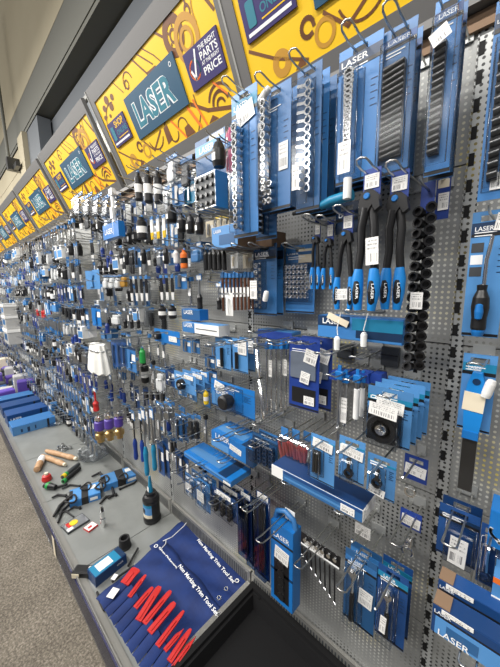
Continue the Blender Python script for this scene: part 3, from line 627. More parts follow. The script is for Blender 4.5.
t = thing('pry_handle', 'teal and black tool handle lying across the hooks above the small pliers', 'tool handle', (x0, -.16, (z0 + z1) / 2))
L = x1 - x0
part(t, 'grip', MB().tube([(L * .38, 0, 0), (L * .6, 0, .006), (L, 0, .010)], [.009, .012, .0125], 12), 'teal'); part(t, 'shaft', MB().tube([(-.03, 0, -.004), (L * .1, 0, -.002), (L * .4, 0, .0)], [.005, .008, .010], 10), 'black')
hook((x0 + x1) / 2 - .03, z0 + .002, .20, 'metal hook supporting the teal and black handle')
part(t, 'security_tag', MB().lathe([(.0005, 0), (.009, .002), (.009, .045), (.0005, .047)], (L * .98, -.02, -.005), 'z', 12), 'white')
# ---- middle right
carded('blue card of small chrome sockets left of the smallest pliers', (286, 247, 315, 314), .05, [('panel', .45, .06, .95, .26, 'cream'), ('bits', .05, .28, .85, .78, 6, 7, .0070), ('blister', .03, .26, .92, .82, .022), ('header', .14, {'mt': 'blue', 'strip': False, 'tw': .4, 'tx': -.25}), ('sticker', .68, .42, .95, .64)], hooklen=.13)
carded('blue card with chrome sockets and hanging white tag, left of the pegboard gap', (254, 246, 277, 316), .09, [('header', .17, {'tw': .6}), ('blister', .08, .24, .55, .9, .026), ('sockets', .3, .25, .9, 7, .0095, .02), ('sticker', .12, .50, .42, .76, -.032), ('security', .72, .72, .036, 14)], n=2)
t, w_, h_ = boxed('tool_pouch', 'long horizontal teal and blue packet under the large pliers', 'tool pack', (318, 315, 403, 346), .13, .05, 'blue', 'bright', None, 'double', None, (('text', 'LASER', .2, .36, .26), ('panel', .0, .0, .42, .45, 'navy'), ('panel', .45, .05, 1, .55, 'teal'), ('panel', .5, .55, 1, .88, 'navy')))
for u_, z_ in ((.30, .05), (.62, .35)):
    part(t, 'security_tag', MB().lathe([(.0005, 0), (.007, .002), (.008, .03), (.0045, .036), (.0005, .037)], (u_ * w_ - w_ / 2, -.014, -h_ * .55 + z_ * h_), 'z', 10), 'white')
    part(t, 'tag_string', MB().tube([(u_ * w_ - w_ / 2, -.012, -h_ * .5 + z_ * h_ + .036), (u_ * w_ - w_ / 2 - .004, -.008, h_ * .5), (u_ * w_ - w_ / 2 + .003, -.004, h_ + .012)], .0013, 6), 'white')
part(t, 'price_label', MB().box(-.03, .03, -.001, .001, -.008, .008), 'cream', (-w_ * .22, -.006, h_ * .86), (0, R(22), 0))
for lab, px in (('dark grey bracket plate on the pegboard below the left of the teal packet', (337, 343, 352, 360)), ('dark grey bracket plate on the pegboard below the right of the teal packet', (381, 346, 399, 368))):
    x0, x1, z0, z1 = rect(*px, .012); t = thing('bracket_plate', lab, 'bracket', ((x0 + x1) / 2, 0, z0))
    part(t, 'plate', MB().rbox(-(x1 - x0) / 2, (x1 - x0) / 2, -.014, -.002, 0, z1 - z0, .003), 'dark_grey'); part(t, 'plate_band', MB().box(-(x1 - x0) / 2, (x1 - x0) / 2, -.0155, -.013, (z1 - z0) * .55, (z1 - z0) * .62), 'black')
hook_px(353, 352, .15, 'empty metal hook between the two dark bracket plates')
# rods with blue clip tops
def rod_tool(label, px, off, r, mt='chrome', cap='bright', sticker=None, wrap=False, tilt=0, hk=False):
    x0, x1, z0, z1 = rect(*px, off); h_ = z1 - z0
    t = thing('extension_bar', label, 'bar', ((x0 + x1) / 2, -off, z0))
    part(t, 'bar', MB().lathe([(.0003, 0), (r * .75, 0), (r * .75, h_ * .03), (r, h_ * .035), (r, h_ * .2), (r * .8, h_ * .21), (r * .8, h_ * .86), (r * 1.1, h_ * .87), (r * 1.1, h_ * .98), (.0003, h_ * .98)], (0, 0, 0), 'z', 12), mt)
    part(t, 'hang_clip', MB().rbox(-r * 1.9, r * 1.9, -r * 1.2, r * 1.2, h_ * .96, h_ * .96 + r * 4.2, r * .6).box(-r * .8, r * .8, -.002, .002, h_ * .96 + r * 4, h_ * .96 + r * 7), cap)
    if sticker: part(t, 'price_label', MB().box(-r * 1.6, r * 1.6, -r - .002, -r - .001, h_ * sticker[0], h_ * sticker[1]), 'sticker')
    if wrap: part(t, 'paper_wrap', MB().cyl(r * 1.5, h_ * .05, h_ * .8, (0, 0, 0), 'z', 10), 'white')
    if tilt: t.rotation_euler = (0, R(tilt), 0)
    if hk: hook((x0 + x1) / 2, z1 + r * 2, off + .06, 'metal hook holding the ' + short(label))
    return t
for k, x in enumerate((267, 271.5, 276.5, 281.5, 286)):
    rod_tool('chrome extension bar, number %s from the left of the five upright bars' % ('one', 'two', 'three', 'four', 'five')[k], (x - 2, 346, x + 2, 414 - k), .10 + .012 * (k % 2), .0042, sticker=(.55, .80) if k in (1, 4) else None, hk=k in (0, 3))
p0 = W(255.5, 338, .15); p1 = W(264, 418, .15)
t = thing('extension_bar', 'long thick chrome bar leaning left of the five upright extension bars', 'bar', p1)
d = p0 - p1
part(t, 'bar', MB().tube([(0, 0, 0), d * .02, d * .5, d * .5, d * .99, d], [.0065, .0075, .0075, .0068, .0068, .006], 12), 'chrome'); part(t, 'collar', MB().tube([d * .50, d * .515], .0082, 12), 'black'); part(t, 'collar', MB().tube([d * .90, d * .93], .0085, 12), 'steel')
t, w_, h_ = boxed('clip_rail', 'blue plastic rail the chrome extension bars hang from', 'rail', (258, 329, 292, 342), .07, .05, 'royal', 'blue', None, None, None, ())
hook(t.location.x + .01, t.location.z + h_ + .006, .2, 'metal hook carrying the blue plastic clip rail')
# blue pouch with clear window
t = carded('blue zip pouch with a grey window and two white labels', (290, 336, 319, 414), .12, [('panel', .06, .20, .90, .56, 'pouch_grey', .004), ('panel', .10, .70, .90, .92, 'black'), ('sticker', .55, .15, .95, .34, -.007, 14), ('sticker', .42, .46, .72, .62, -.007, 10), ('sticker', .52, .80, .86, .92)], mt='royal', n=2, step=.03, dx=.02, name='tool_pouch', cat='pouch', tilt=3)
# blue capped grey rods
rod_tool('grey rod with a blue cap and barcode, left of the round-pad packs', (335, 376, 342, 441), .14, .0055, 'steel', sticker=None, hk=True)
rod_tool('short grey rod with blue cap and white label beside the taller rod', (341, 380, 349, 428), .13, .005, 'steel', sticker=(.1, .65))
rod_tool('blue capped rod wrapped in white paper under the blue pegs', (352, 380, 361, 422), .13, .005, 'steel', wrap=True, hk=True)
rod_tool('blue capped rod wrapped in white paper, right of the other wrapped rod', (358, 380, 366, 419), .10, .0045, 'steel', wrap=True)
for k in range(4):
    x0, x1, z0, z1 = rect(331 + 13 * k, 369 + k * 1.0, 345 + 13 * k, 381 + k, .11 - .008 * k)
    tb = MB(); tb.prism([(-(x1 - x0) / 2, 0), ((x1 - x0) / 2, 0), ((x1 - x0) * .4, (z1 - z0)), (-(x1 - x0) * .3, (z1 - z0))], -.01, .03)
    t = thing('hang_block', 'royal blue plastic hanger block above the capped rods, %s from the left' % ordn[k], 'hanger', ((x0 + x1) / 2, -.11 + .008 * k, z0), None, None, tb.mesh('hang_block', ['royal']))
# round pad packs
carded('front blue pack with a black round pad and white label', (367, 384, 412, 452), .17, [('header', .24, {'mt': 'teal', 'tw': .5, 'tx': -.18}), ('panel', .03, .42, .80, .99, 'black', .002), ('disc', .42, .70, .034, .022), ('blister', .03, .40, .82, .99, .032), ('sticker', .18, .20, .80, .42, -.036, 4)], n=4, step=.030, dx=.003, mt='sky_blue', cat='pad pack', hooklen=.22)
carded('purple and blue label card over a chrome ring, below the round pads', (404, 452, 428, 486), .05, [('sticker', .05, .36, .95, .78, -.003, 4)], mt='royal', hooklen=.16, cat='label card', hk='single')
x0, x1, z0, z1 = rect(405, 485, 417, 498, .05)
t = thing('crowfoot_spanner', 'chrome ring spanner head showing below the purple label card', 'spanner', ((x0 + x1) / 2, -.05, z0)); w_, h_ = x1 - x0, z1 - z0
part(t, 'ring', MB().ring(w_ * .5, w_ * .16, (0, 0, w_ * .5), 'y', 16, .01), 'chrome'); part(t, 'drive_block', MB().rbox(-w_ * .45, w_ * .45, -.012, 0, w_ * .85, h_ + .004, .003), 'steel')
carded('small white-labelled card with a chrome open crowfoot wrench hanging below', (400, 506, 422, 534), .06, [('sticker', .08, .28, .95, .84, -.003, 4)], mt='royal', hooklen=.19, cat='label card')
x0, x1, z0, z1 = rect(402, 532, 415, 558, .06); w_, h_ = x1 - x0, z1 - z0
t = thing('crowfoot_spanner', 'chrome C-shaped crowfoot wrench hanging under the small white label', 'spanner', ((x0 + x1) / 2, -.06, z0))
cpts = [(w_ * .42 * math.cos(R(a)), -.005, w_ * .42 + w_ * .42 * math.sin(R(a))) for a in range(-50, 231, 20)]
part(t, 'jaw', MB().tube(cpts, .0035, 8), 'chrome'); part(t, 'stem', MB().rbox(-w_ * .28, w_ * .28, -.012, 0, w_ * .8, h_, .003), 'chrome')
# crowfoot packs
carded('blue pack with grey-black bit tool, left of the two crowfoot packs', (311, 432, 335, 489), .23, [('header', .12, {'mt': 'teal', 'strip': False, 'text': None}), ('sticker', .1, .08, .92, .27, -.004, 6), ('rods', .12, .48, .32, .8, 3, .004, 'gunmetal'), ('blister', .06, .28, .55, .85, .022)], hk='single', mt='sky_blue')
carded('blue pack with a black crowfoot wrench, label on top', (339, 434, 365, 487), .23, [('header', .2, {'mt': 'teal', 'tw': .5, 'strip': False}), ('sticker', .05, .2, .95, .42, -.004, 5), ('wrench', .45, .45, .90, .0105, 'black', 'gunmetal'), ('blister', .2, .42, .75, .93, .024)], hk='single', mt='sky_blue')
carded('blue pack with a black crowfoot wrench, label at the bottom', (367, 451, 396, 504), .23, [('header', .2, {'mt': 'teal', 'tw': .5, 'strip': False}), ('wrench', .4, .30, .76, .0105, 'black', 'gunmetal'), ('blister', .2, .28, .65, .8, .024), ('sticker', .1, .78, .68, .97, -.004, 8)], hk='single', mt='sky_blue')
# red bag
x0, x1, z0, z1 = rect(281, 430, 311, 474, .14); w_, h_ = x1 - x0, z1 - z0
t = thing('parts_bag', 'clear bag of red parts under blue header tags', 'bag', ((x0 + x1) / 2, -.14, z0))
for k in range(14): part(t, 'red_lead', cached('redlead', 'red_lead', lambda b: b.tube([(0, 0, 0), (.004, -.003, h_ * .3), (-.002, .002, h_ * .55)], [.0045, .006, .004], 6), 'red_clear'), None, (w_ * (-.40 + .057 * k), -.008 + .004 * (k % 4), h_ * (.12 + .05 * (k % 3))), (0, R(-14 + 9 * (k % 4)), 0))
part(t, 'bag_film', MB().rbox(-w_ / 2, w_ / 2, -.02, .02, 0, h_ * .95, .01), 'film')
for k in range(3): part(t, 'header_tag', MB().box(-.012, .014, -.001, .001, 0, .03), 'blue', (-w_ * .3 + k * w_ * .3, -.012 + .012 * k, h_ * .9))
hook(t.location.x, z1 + .012, .22, 'metal hook holding the clear bag of red parts')
# long box with white ends
t, w_, h_ = boxed('long_box', 'long blue box with white ends lying across the hooks', 'box', (272, 464, 364, 524), .215, .075, 'blue', 'white', 'deep_blue', None, None, (('panel', 0, 0, .15, 1, 'white'), ('panel', .16, .05, .99, .28, 'deep_blue'), ('panel', .17, .55, .9, .72, 'sky_blue'), ('sticker', .80, .25, .93, .85), ('end', 'white'), ('endsticker',)))
for q in (-.3, .3): hook(t.location.x + q * w_, t.location.z - .003, .23, 'metal hook under the %s of the long blue and white box' % ('left part' if q < 0 else 'right part'))
# ---- bottom right row
t, w_, h_ = boxed('window_box', 'tall blue hanging box with a dark window showing black sockets', 'box', (271, 519, 293, 615), .12, .045, 'bright', 'bright', None, None, None, (('panel', .16, .36, .84, .94, 'black'), ('panel', .0, .20, 1, .225, 'black'), ('text', 'LASER', .5, .17, .7), ('sticker', .2, .28, .82, .44, 6), ('panel', 0, .58, 1, .61, 'navy')))
for k in range(5): part(t, 'boxed_socket', MB().cyl(.014, .001, .006, (0, -.001, h_ * (.12 + .1 * k)), 'y', 14), 'gunmetal')
part(t, 'hang_tab', MB().tube([(-w_ * .45, .02, h_), (-w_ * .36, .02, h_ + .03), (0, .02, h_ + .045), (w_ * .36, .02, h_ + .03), (w_ * .45, .02, h_)], .009, 8), 'blue')
part(t, 'tag_label', MB().box(-.02, .02, -.001, .001, 0, .04), 'white', (.012, .03, h_ + .01))
hook(t.location.x, t.location.z + h_ + .02, .24, 'metal loop hook in front of the tall blue window box')
x0, x1, z0, z1 = rect(301, 531, 341, 571, .11); w_, h_ = x1 - x0, z1 - z0
t = thing('hex_key_set', 'black carded set of T-handle keys with silver tips fanning downward', 'key set', ((x0 + x1) / 2, -.11, z0))
b = MB(); card_mesh(b, w_, h_); part(t, 'card', b, 'black'); c_sticker(t, w_, h_, .12, .42, .62, .78, -.004, 5); c_print(t, w_, h_, 0, .84, .98, .97, 'print_white')
for k in range(6): part(t, 'chrome_tip', MB().cyl(.0065, 0, .008, ((-.35 + .15 * k) * w_, -.004, h_ * .72 - k * .0), 'y', 10), 'chrome')
for k in range(8):
    L = .030 + .012 * k; part(t, 'key_shaft', MB().tube([((-.45 + .12 * k) * w_, -.006, 0), ((-.42 + .12 * k) * w_, -.006, -L)], .0028, 6), 'black'); part(t, 'key_tip', MB().tube([((-.44 + .12 * k) * w_, -.006, -L), ((-.375 + .12 * k) * w_, -.010, -L - .002)], .0040, 8), 'steel')
hook(t.location.x - .01, z1 - HOLE_C, .22, 'metal loop hook through the black T-handle key card')
carded('blue pack with a chrome-headed ratchet and low barcode label', (344, 545, 376, 640), .13, [('header', .16, {'mt': 'blue', 'tw': .4, 'tx': -.1}), ('ratchet', .32, .16, .92, .013), ('blister', .1, .14, .6, .95, .03), ('sticker', .5, .42, .92, .64, -.004, 3)], mt='blue', n=2, step=.025, hooklen=.25)
carded('blue pack with a polished flex ratchet, rightmost ratchet of the bottom row', (376, 560, 407, 655), .13, [('header', .16, {'mt': 'teal', 'tw': .4, 'tx': -.1}), ('ratchet', .42, .24, .9, .012), ('blister', .15, .2, .7, .95, .03), ('sticker', .30, .52, .5, .75, -.034, 3)], mt='deep_blue', n=2, step=.025, hk='single', hooklen=.25)
carded('white price card above the ratchet packs', (355, 521, 371, 541), .10, [('sticker', .02, .02, .98, .98)], mt='white', hk='single', cat='label card')
# ---- centre: boxes, pumps
t = carded('large blue pack with a black round hand pump knob and white label', (212, 378, 255, 421), .14, [('header', .22, {'mt': 'blue', 'text': None, 'strip': False}), ('sticker', .1, .06, .34, .36, -.004, 12), ('panel', .02, .45, .42, .95, 'sky_blue'), ('blister', .3, .1, .75, .9, .04)], mt='bright')
x0, x1, z0, z1 = rect(212, 378, 255, 421, .14); w_, h_ = x1 - x0, z1 - z0
part(t, 'knob', MB().lathe([(.0003, .045), (.02, .045), (.027, .040), (.027, .012), (.02, .008), (.02, 0)][::-1], (-.02 * w_, -.002, h_ * .42), 'y', 20), 'black'); lettering(t, 'LASER', -.2 * w_, h_ * .5, -.004, wd=w_ * .3)
for lab, px, off, ex in (('large blue box with a white label and dark end band, upper of two', (212, 430, 253, 468), .16, (('text', 'LASER', .3, .35, .35), ('sticker', .48, .3, .75, .62, 8), ('panel', .0, .55, .45, .95, 'sky_blue'), ('panel', .85, .0, 1, 1, 'navy'))),
                         ('blue box with a pale blue printed face, lower of two', (185, 452, 231, 487), .20, (('panel', .02, .05, .96, .40, 'sky_blue'), ('sticker', .86, .52, .99, .95), ('panel', .02, .42, .96, .48, 'black')))):
    t, w_, h_ = boxed('tool_box', lab, 'box', px, off, .10, 'bright', 'blue', 'bright', None, None, ex)
    part(t, 'top_print', MB().box(-w_ * .45, w_ * .2, .02, .06, h_ + .001, h_ + .002), 'sky_blue'); part(t, 'top_band', MB().box(w_ * .25, w_ * .4, .0, .10, h_ + .001, h_ + .002), 'navy')
    hook(t.location.x, t.location.z - .004, off + .06, 'metal hook under the ' + short(lab))
carded('clear pack with rows of dark blue round caps', (253, 432, 278, 470), .14, [('header', .12, {'text': None, 'strip': False}), ('bits', .05, .2, .95, .95, 4, 5, .009, 'navy'), ('blister', .02, .15, .98, .98, .026)], mt='blue', n=2, cat='cap pack')
for k, (px, off, mt_) in enumerate((((241, 490, 252, 560), .13, 'deep_blue'), ((249, 494, 259, 570), .10, 'navy'), ((257, 490, 270, 583), .12, 'deep_blue'))):
    carded('tall dark blue clear-sided pack, %s of three beside the blue window box' % ('left', 'middle', 'right')[k], px, off, [('rods', .2, .8, .1, .92, 3, .004, 'gunmetal'), ('blister', .05, .06, .95, .97, .022, 'clear_blue')] + ([('sticker', .1, .0, .9, .08)] if k != 1 else []), mt=mt_, hk='single')
# ------------------------------------------------------------------ simple kinds for the middle and far stretches
def K_card(b, head='navy', body='blue', tool='steel', lab=True, long=False):
    b.use(body).box(-.5, .5, -.04, 0, 0, 1 - .14); b.use(head).box(-.5, .5, -.05, 0, .86, 1)
    b.use(tool).tube([(-.05, -.35, .12), (-.05, -.35, .5), (.0, -.3, .78)], [.14, .10, .17], 8)
    if lab: b.use('white').box(.12, .45, -.12, -.03, .45, .70)
def K_driver(b, body='black', tag='blue', tip='steel'):
    b.use(tag).box(-.5, .5, -.03, .03, .82, 1); b.use('white').box(-.35, .4, -.06, -.03, .84, .95)
    b.use(tip).lathe([(.0, .42), (.12, .42), (.12, .84)], (0, 0, 0), 'z', 8); b.use(body).lathe([(.0, 0), (.26, .01), (.34, .06), (.28, .2), (.34, .34), (.18, .43), (0, .43)], (0, 0, 0), 'z', 10)
def K_bag(b, inn='white', film='clear', tag='blue'):
    b.use(tag).box(-.5, .5, -.05, .0, .86, 1)
    b.use(inn).rbox(-.3, .3, -.45, 0, .08, .55, .12).rbox(-.2, .25, -.35, 0, .5, .75, .1); b.use(film).rbox(-.48, .48, -.5, .05, .0, .88, .12)
def K_sleeve(b, body='black', lab='white'):
    b.use(body).lathe([(0, 0), (.40, 0), (.45, .05), (.45, .70), (.30, .80), (.22, .82), (.22, .92), (0, .92)], (0, 0, 0), 'z', 14)
    b.use(lab).lathe([(.46, .25), (.46, .52)], (0, 0, 0), 'z', 14); b.use('blue').box(-.3, .3, -.04, .04, .9, 1)
def K_rod(b, m='chrome', cap='blue'):
    b.use(m).lathe([(0, 0), (.3, 0), (.3, .85), (0, .85)], (0, 0, 0), 'z', 8); b.use(cap).box(-.5, .5, -.3, .3, .85, 1); b.use('white').box(-.35, .35, -.36, -.3, .35, .6)
def K_box(b, body='blue', face='sky_blue'):
    b.use(body).box(-.5, .5, -.5, .5, 0, 1); b.use(face).box(-.46, .46, -.51, -.5, .08, .62); b.use('white').box(.1, .44, -.52, -.5, .66, .92); b.use('navy').box(-.46, .05, -.515, -.5, .7, .92)
def K_cap(b, m='black'):
    b.use(m).lathe([(0, 0), (.40, .02), (.5, .2), (.5, .6), (.3, .85), (.15, .88), (.15, 1), (0, 1)], (0, 0, 0), 'z', 14); b.use('white').box(-.18, .18, -.52, -.49, .2, .45)
def K_pair(b, m='black', tip='white'):
    for s in (-.26, .26):
        b.use(m).lathe([(0, .3), (.2, .3), (.22, .5), (.15, .85), (0, .85)], (s, 0, 0), 'z', 8); b.use(tip).lathe([(0, 0), (.14, 0), (.2, .3)], (s, 0, 0), 'z', 8)
    b.use('blue').box(-.5, .5, -.06, .06, .84, 1)
KINDS = dict(card=K_card, driver=K_driver, bag=K_bag, sleeve=K_sleeve, rod=K_rod, box=K_box, cap=K_cap, pair=K_pair)
PNAME = {'blue': 'header_tag', 'navy': 'header_band', 'white': 'price_label', 'clear': 'clear_film', 'steel': 'metal_tool', 'chrome': 'metal_bar', 'black': 'black_body', 'sky_blue': 'printed_face', 'deep_blue': 'dark_card', 'royal': 'royal_card'}
UN = {}
def unit(kind, kw, split):
    key = (kind, tuple(sorted(kw.items())), split)
    if key not in UN:
        b = MB(); KINDS[kind](b, **kw)
        if not split: UN[key] = b.mesh(kind, [])
        else:
            out = []
            for mi, mn in enumerate(b.mats):
                q = MB(); idx = {}
                for f, s_, m_ in zip(b.f, b.sm, b.mi):
                    if m_ != mi: continue
                    nf = []
                    for i in f:
                        if i not in idx: idx[i] = len(q.v); q.v.append(b.v[i])
                        nf.append(idx[i])
                    q.f.append(nf); q.sm.append(s_); q.mi.append(0)
                nm = PNAME.get(mn, mn + '_piece'); out.append((nm, q.mesh(nm, [mn])))
            UN[key] = out
    return UN[key]
NAMES = dict(card='carded_tool', driver='hand_driver', bag='parts_bag', sleeve='rubber_sleeve', rod='metal_rod', box='tool_box', cap='rubber_boot', pair='tool_pair')
CATS = dict(card='tool pack', driver='driver', bag='parts bag', sleeve='sleeve', rod='rod', box='box', cap='boot', pair='tool pair')
def sp(kind, label, px, off, depth=.02, n=1, step=.025, hk='single', nm=None, cat=None, dx=0., **kw):
    x0, x1, z0, z1 = rect(*px, off); w_, h_ = x1 - x0, z1 - z0
    t = thing(nm or NAMES[kind], label, cat or CATS[kind], ((x0 + x1) / 2, -off, z0))
    round_ = kind in ('driver', 'sleeve', 'rod', 'cap', 'pair')
    if round_:                                           # a round thing shows its full width from the side too
        cx_ = (x0 + x1) / 2; w_ *= max(.42, (D - off) / math.hypot(cx_, D - off))
    for pn, me in unit(kind, kw, True): part(t, pn, me, None, scale=(w_, w_ if round_ and kind != 'pair' else (depth if not round_ else w_ * .8), h_))
    for k in range(1, n): dup(t, t.location + Vector((dx * k, step * k, 0)), '%s spare behind the ' % ('first', 'second', 'third')[k - 1] + short(label, 11), 'spares behind the ' + short(label, 8))
    if hk: hook((x0 + x1) / 2, z1 - .003, off + .05, 'metal hook holding the ' + short(label), hk)
    return t
# ---- storage boxes on hooks and what hangs round them
for lab, px, off in (('silver-printed blue case on the hooks left of the tall socket packs', (195, 178, 216, 206), .19), ('second silver-printed blue case, deeper and right of the first', (214, 182, 230, 209), .11)):
    t, w_, h_ = boxed('tool_case', lab, 'case', px, off, .05, 'steel', 'bright', None, None, None, (('panel', .04, .05, .96, .95, 'dark_grey'),))
    for i in range(4):
        for k in range(4): part(t, 'boxed_socket', MB().cyl(.0065, 0, .007, ((-.36 + .24 * i) * w_, -.0018, h_ * (.14 + .24 * k)), 'y', 10), 'gunmetal')
    for q in (-.25, .25): hook(t.location.x + q * w_, t.location.z - .004, off + .06, 'metal hook under the %s of the %s' % ('left' if q < 0 else 'right', short(lab, 8)))
carded('blue header card standing behind the silver-printed cases', (196, 143, 226, 184), .09, [('header', .3, {'mt': 'sky_blue', 'tw': .5, 'tx': -.1}), ('panel', .5, .02, .95, .25, 'cream')], mt='blue', hk=None, cat='label card')
sp('cap', 'black round rubber cap on the hook above the blue cases', (212, 142, 226, 165), .16, hk='single')
sp('bag', 'clear pink packet beside the tall chrome socket pack', (226, 144, 236, 173), .12, .02, inn='pink')
sp('cap', 'small pink cap just under the brown header strip', (226, 130, 234, 146), .08, hk=None, m='pink')
for k, px in enumerate(((134, 172, 143, 199), (143, 170, 153, 201), (153, 170, 163, 202))): sp('sleeve', 'black rubber sleeve, %s of three under the second header sign' % ('left', 'middle', 'right')[k], px, .15)
sp('bag', 'clear pack with white tool, left of the blue header card', (167, 158, 178, 182), .16, .03)
sp('bag', 'clear pack with black and white tool, beside the white tool pack', (181, 160, 193, 187), .15, .03, inn='black')
sp('card', 'small dark blue card below the clear white tool pack', (172, 184, 184, 204), .10, tool='white')
sp('card', 'small teal-backed card right of the small dark blue card', (185, 180, 195, 202), .09, body='teal')
for k in range(5): sp('bag', 'silver bubble pack, %s from the left in the silver row' % ordn[k], (75 + k * 9.5, 196 + k * .4, 84 + k * 9.5, 216 + k * .4), .15, .05, inn='chrome')
sp('rod', 'tall clear-white tube hanging above the teal box', (110, 190, 118, 234), .17, m='white', cap='white')
for k, (kd, kw_) in enumerate((('cap', {}), ('pair', {}), ('bag', dict(inn='black')), ('driver', {}), ('cap', {}), ('bag', dict(inn='steel')), ('pair', dict(m='steel')))):
    sp(kd, '%s, %s from the left below the silver bubble packs' % ({'cap': 'black rubber boot', 'pair': 'black and pale tool pair', 'bag': 'clear parts packet', 'driver': 'black handled tool'}[kd], ordn[k]), (71 + k * 6.5, 211 + k * 1.2, 78 + k * 6.5, 227 + k * 1.2), .13 + .01 * (k % 3), **kw_)
t, w_, h_ = boxed('tool_box', 'bright teal-blue box lying across hooks under the tall tube', 'box', (103, 226, 119, 236), .18, .03, 'bright', 'bright', None, 'single', None, (('text', 'LASER', .4, .7, .5),))
# second row
t, w_, h_ = boxed('tool_box', 'flat cardboard box with pale blue printed face below the blue cases', 'box', (212, 228, 238, 246), .18, .09, 'sky_blue', 'cardboard', 'cream', None, None, (('text', 'LASER', .25, .3, .3), ('panel', .3, .4, .9, .85, 'blue')))
hook(t.location.x, t.location.z - .004, .25, 'metal hook under the flat cardboard box with blue face')
t, w_, h_ = boxed('tool_box', 'brown cardboard box right of the flat blue-faced box', 'box', (240, 236, 272, 246), .10, .07, 'cardboard', 'cardboard', None, None, None, ())
hook(t.location.x, t.location.z - .004, .2, 'metal hook under the plain brown cardboard box')
sp('card', 'yellow card standing behind the flat cardboard box', (206, 222, 214, 236), .10, hk=None, body='cream', head='cream')
for k in range(4): sp('card', 'cream and yellow box end in the row behind the flat cardboard box, number %s' % ('one', 'two', 'three', 'four')[k], (216 + k * 5.5, 217, 221.5 + k * 5.5, 229), .05, .04, hk=None, body='cream', head='yellow_plastic', lab=False)
sp('sleeve', 'white-labelled black bottle left of the yellow capped bottles', (136, 217, 148, 238), .17)
for k in range(3): sp('pair', 'white bottle pair with yellow bottoms, %s of three' % ('left', 'middle', 'right')[k], (149 + k * 6, 217 - k, 155 + k * 6, 239 - k), .16, m='white', tip='yellow_plastic')
sp('cap', 'black knob hanging right of the yellow-bottomed bottles', (166, 206, 177, 222), .16)
for k in range(3): sp('cap', 'dark rubber cap with pale label, %s of three under the clear packs' % ('left', 'middle', 'right')[k], (177 + k * 9, 214 + k, 186 + k * 9, 232 + k), .15)
# third row
for k, (kd, kw_) in enumerate((('pair', {}), ('cap', {}), ('bag', dict(inn='black')), ('card', dict(tool='black')), ('cap', {}), ('pair', {}), ('driver', {}), ('bag', dict(inn='steel')), ('cap', {}), ('card', {}))):
    sp(kd, 'small %s, %s from the left in the mixed third row' % ({'pair': 'black and white fitting pair', 'cap': 'black fitting', 'bag': 'clear packet', 'card': 'blue carded part', 'driver': 'black tool'}[kd], (ordn + ['tenth'])[k]), (118 + k * 5.6, 246 + (k * 7 % 4), 124 + k * 5.6, 264 + (k * 5 % 4)), .15 + .012 * (k % 3), **kw_)
sp('sleeve', 'orange plastic bottle in the middle of the third row', (180, 249, 188, 268), .16, body='orange', lab='black')
sp('sleeve', 'white plastic bottle left of the orange bottle', (173, 249, 179, 263), .15, body='white')
sp('bag', 'blue and white packet right of the orange bottle', (191, 247, 203, 263), .15, .03, inn='sky_blue')
for k in range(5): sp('sleeve', 'black socket with blue top, %s from the left of the row of five' % ordn[k], (203 + k * 4.6, 248, 208.5 + k * 4.6, 270), .14, lab='black', hk='single' if k % 2 == 0 else None)
sp('card', 'white price card right of the blue-topped sockets', (231, 254, 238, 268), .06, body='white', head='white', tool='cream')
sp('card', 'beige price card left of the chrome socket card', (243, 254, 252, 268), .05, body='cream', head='cream', tool='cream')
# fourth row
for k in range(3): sp('pair', 'black and white tool pair under blue tag, %s of three in the fourth row' % ('left', 'middle', 'right')[k], (159 + k * 5.5, 274, 164 + k * 5.5, 300), .15)
sp('card', 'blue card right of the black and white tool pairs', (175, 272, 187, 289), .12)
sp('rod', 'thin steel pick hanging alone on the pegboard', (188, 277, 194, 306), .10)
sp('driver', 'black tool with a tall white label hanging alone on the pegboard', (195, 274, 204, 310), .12)
carded('blue backing card behind the brown-tipped punches', (221, 272, 240, 292), .10, [('header', .3, {'text': None})], mt='sky_blue', hk=None)
for k in range(9): sp('rod', 'blue card punch with brown tapered tip, %s from the left' % ordn[k], (221 + k * 3.7, 272, 225 + k * 3.7, 311 - k * .2), .14 - .004 * k, m='brown', cap='blue', hk='single' if k % 3 == 0 else None)
sp('driver', 'blue tool with a white label left of the punches', (215, 282, 223, 310), .15)
sp('card', 'white tag hanging in front of the brown-tipped punches', (226, 293, 233, 316), .19, body='white', head='white', tool='white')
# fifth row
t, w_, h_ = boxed('tool_box', 'long blue and white box on hooks below the punches', 'box', (183, 322, 219, 337), .17, .05, 'white', 'white', 'sky_blue', None, None, (('panel', 0, 0, .36, 1, 'blue'), ('text', 'LASER', .18, .45, .26), ('panel', .4, .45, .95, .55, 'steel')))
hook(t.location.x, t.location.z - .004, .24, 'metal hook under the long blue and white box')
t, w_, h_ = boxed('tool_box', 'blue box hanging above the long blue and white box', 'box', (182, 309, 200, 321), .15, .04, 'blue', 'bright', 'bright', 'single', None, (('text', 'LASER', .4, .45, .5),))
for k in range(2): sp('sleeve', 'black rubber roll, %s of two beside the small blue box' % ('left', 'right')[k], (158 + k * 10, 304, 167 + k * 10, 319), .15)
carded('blue card with a black disc left of the long blue and white box', (155, 328, 180, 346), .14, [('disc', .2, .5, .02), ('sticker', .6, .4, .9, .8)], mt='bright', hk='single')
for k, px in enumerate(((183, 337, 191, 353), (192, 338, 200, 354))): sp('card', 'blue card under the long blue and white box, %s one' % ('left', 'right')[k], px, .12)
carded('long blue card with black tool and white label, left of two long cards', (216, 337, 231, 371), .15, [('rods', .3, .7, .3, .9, 1, .006, 'black'), ('sticker', .1, .72, .5, .95)], mt='sky_blue', n=2, hk='single')
carded('long blue card with black tool and tall barcode, right of two long cards', (233, 338, 248, 374), .15, [('rods', .2, .5, .4, .9, 1, .006, 'black'), ('sticker', .4, .02, .95, .45, -.004)], mt='sky_blue', n=2, hk='single')
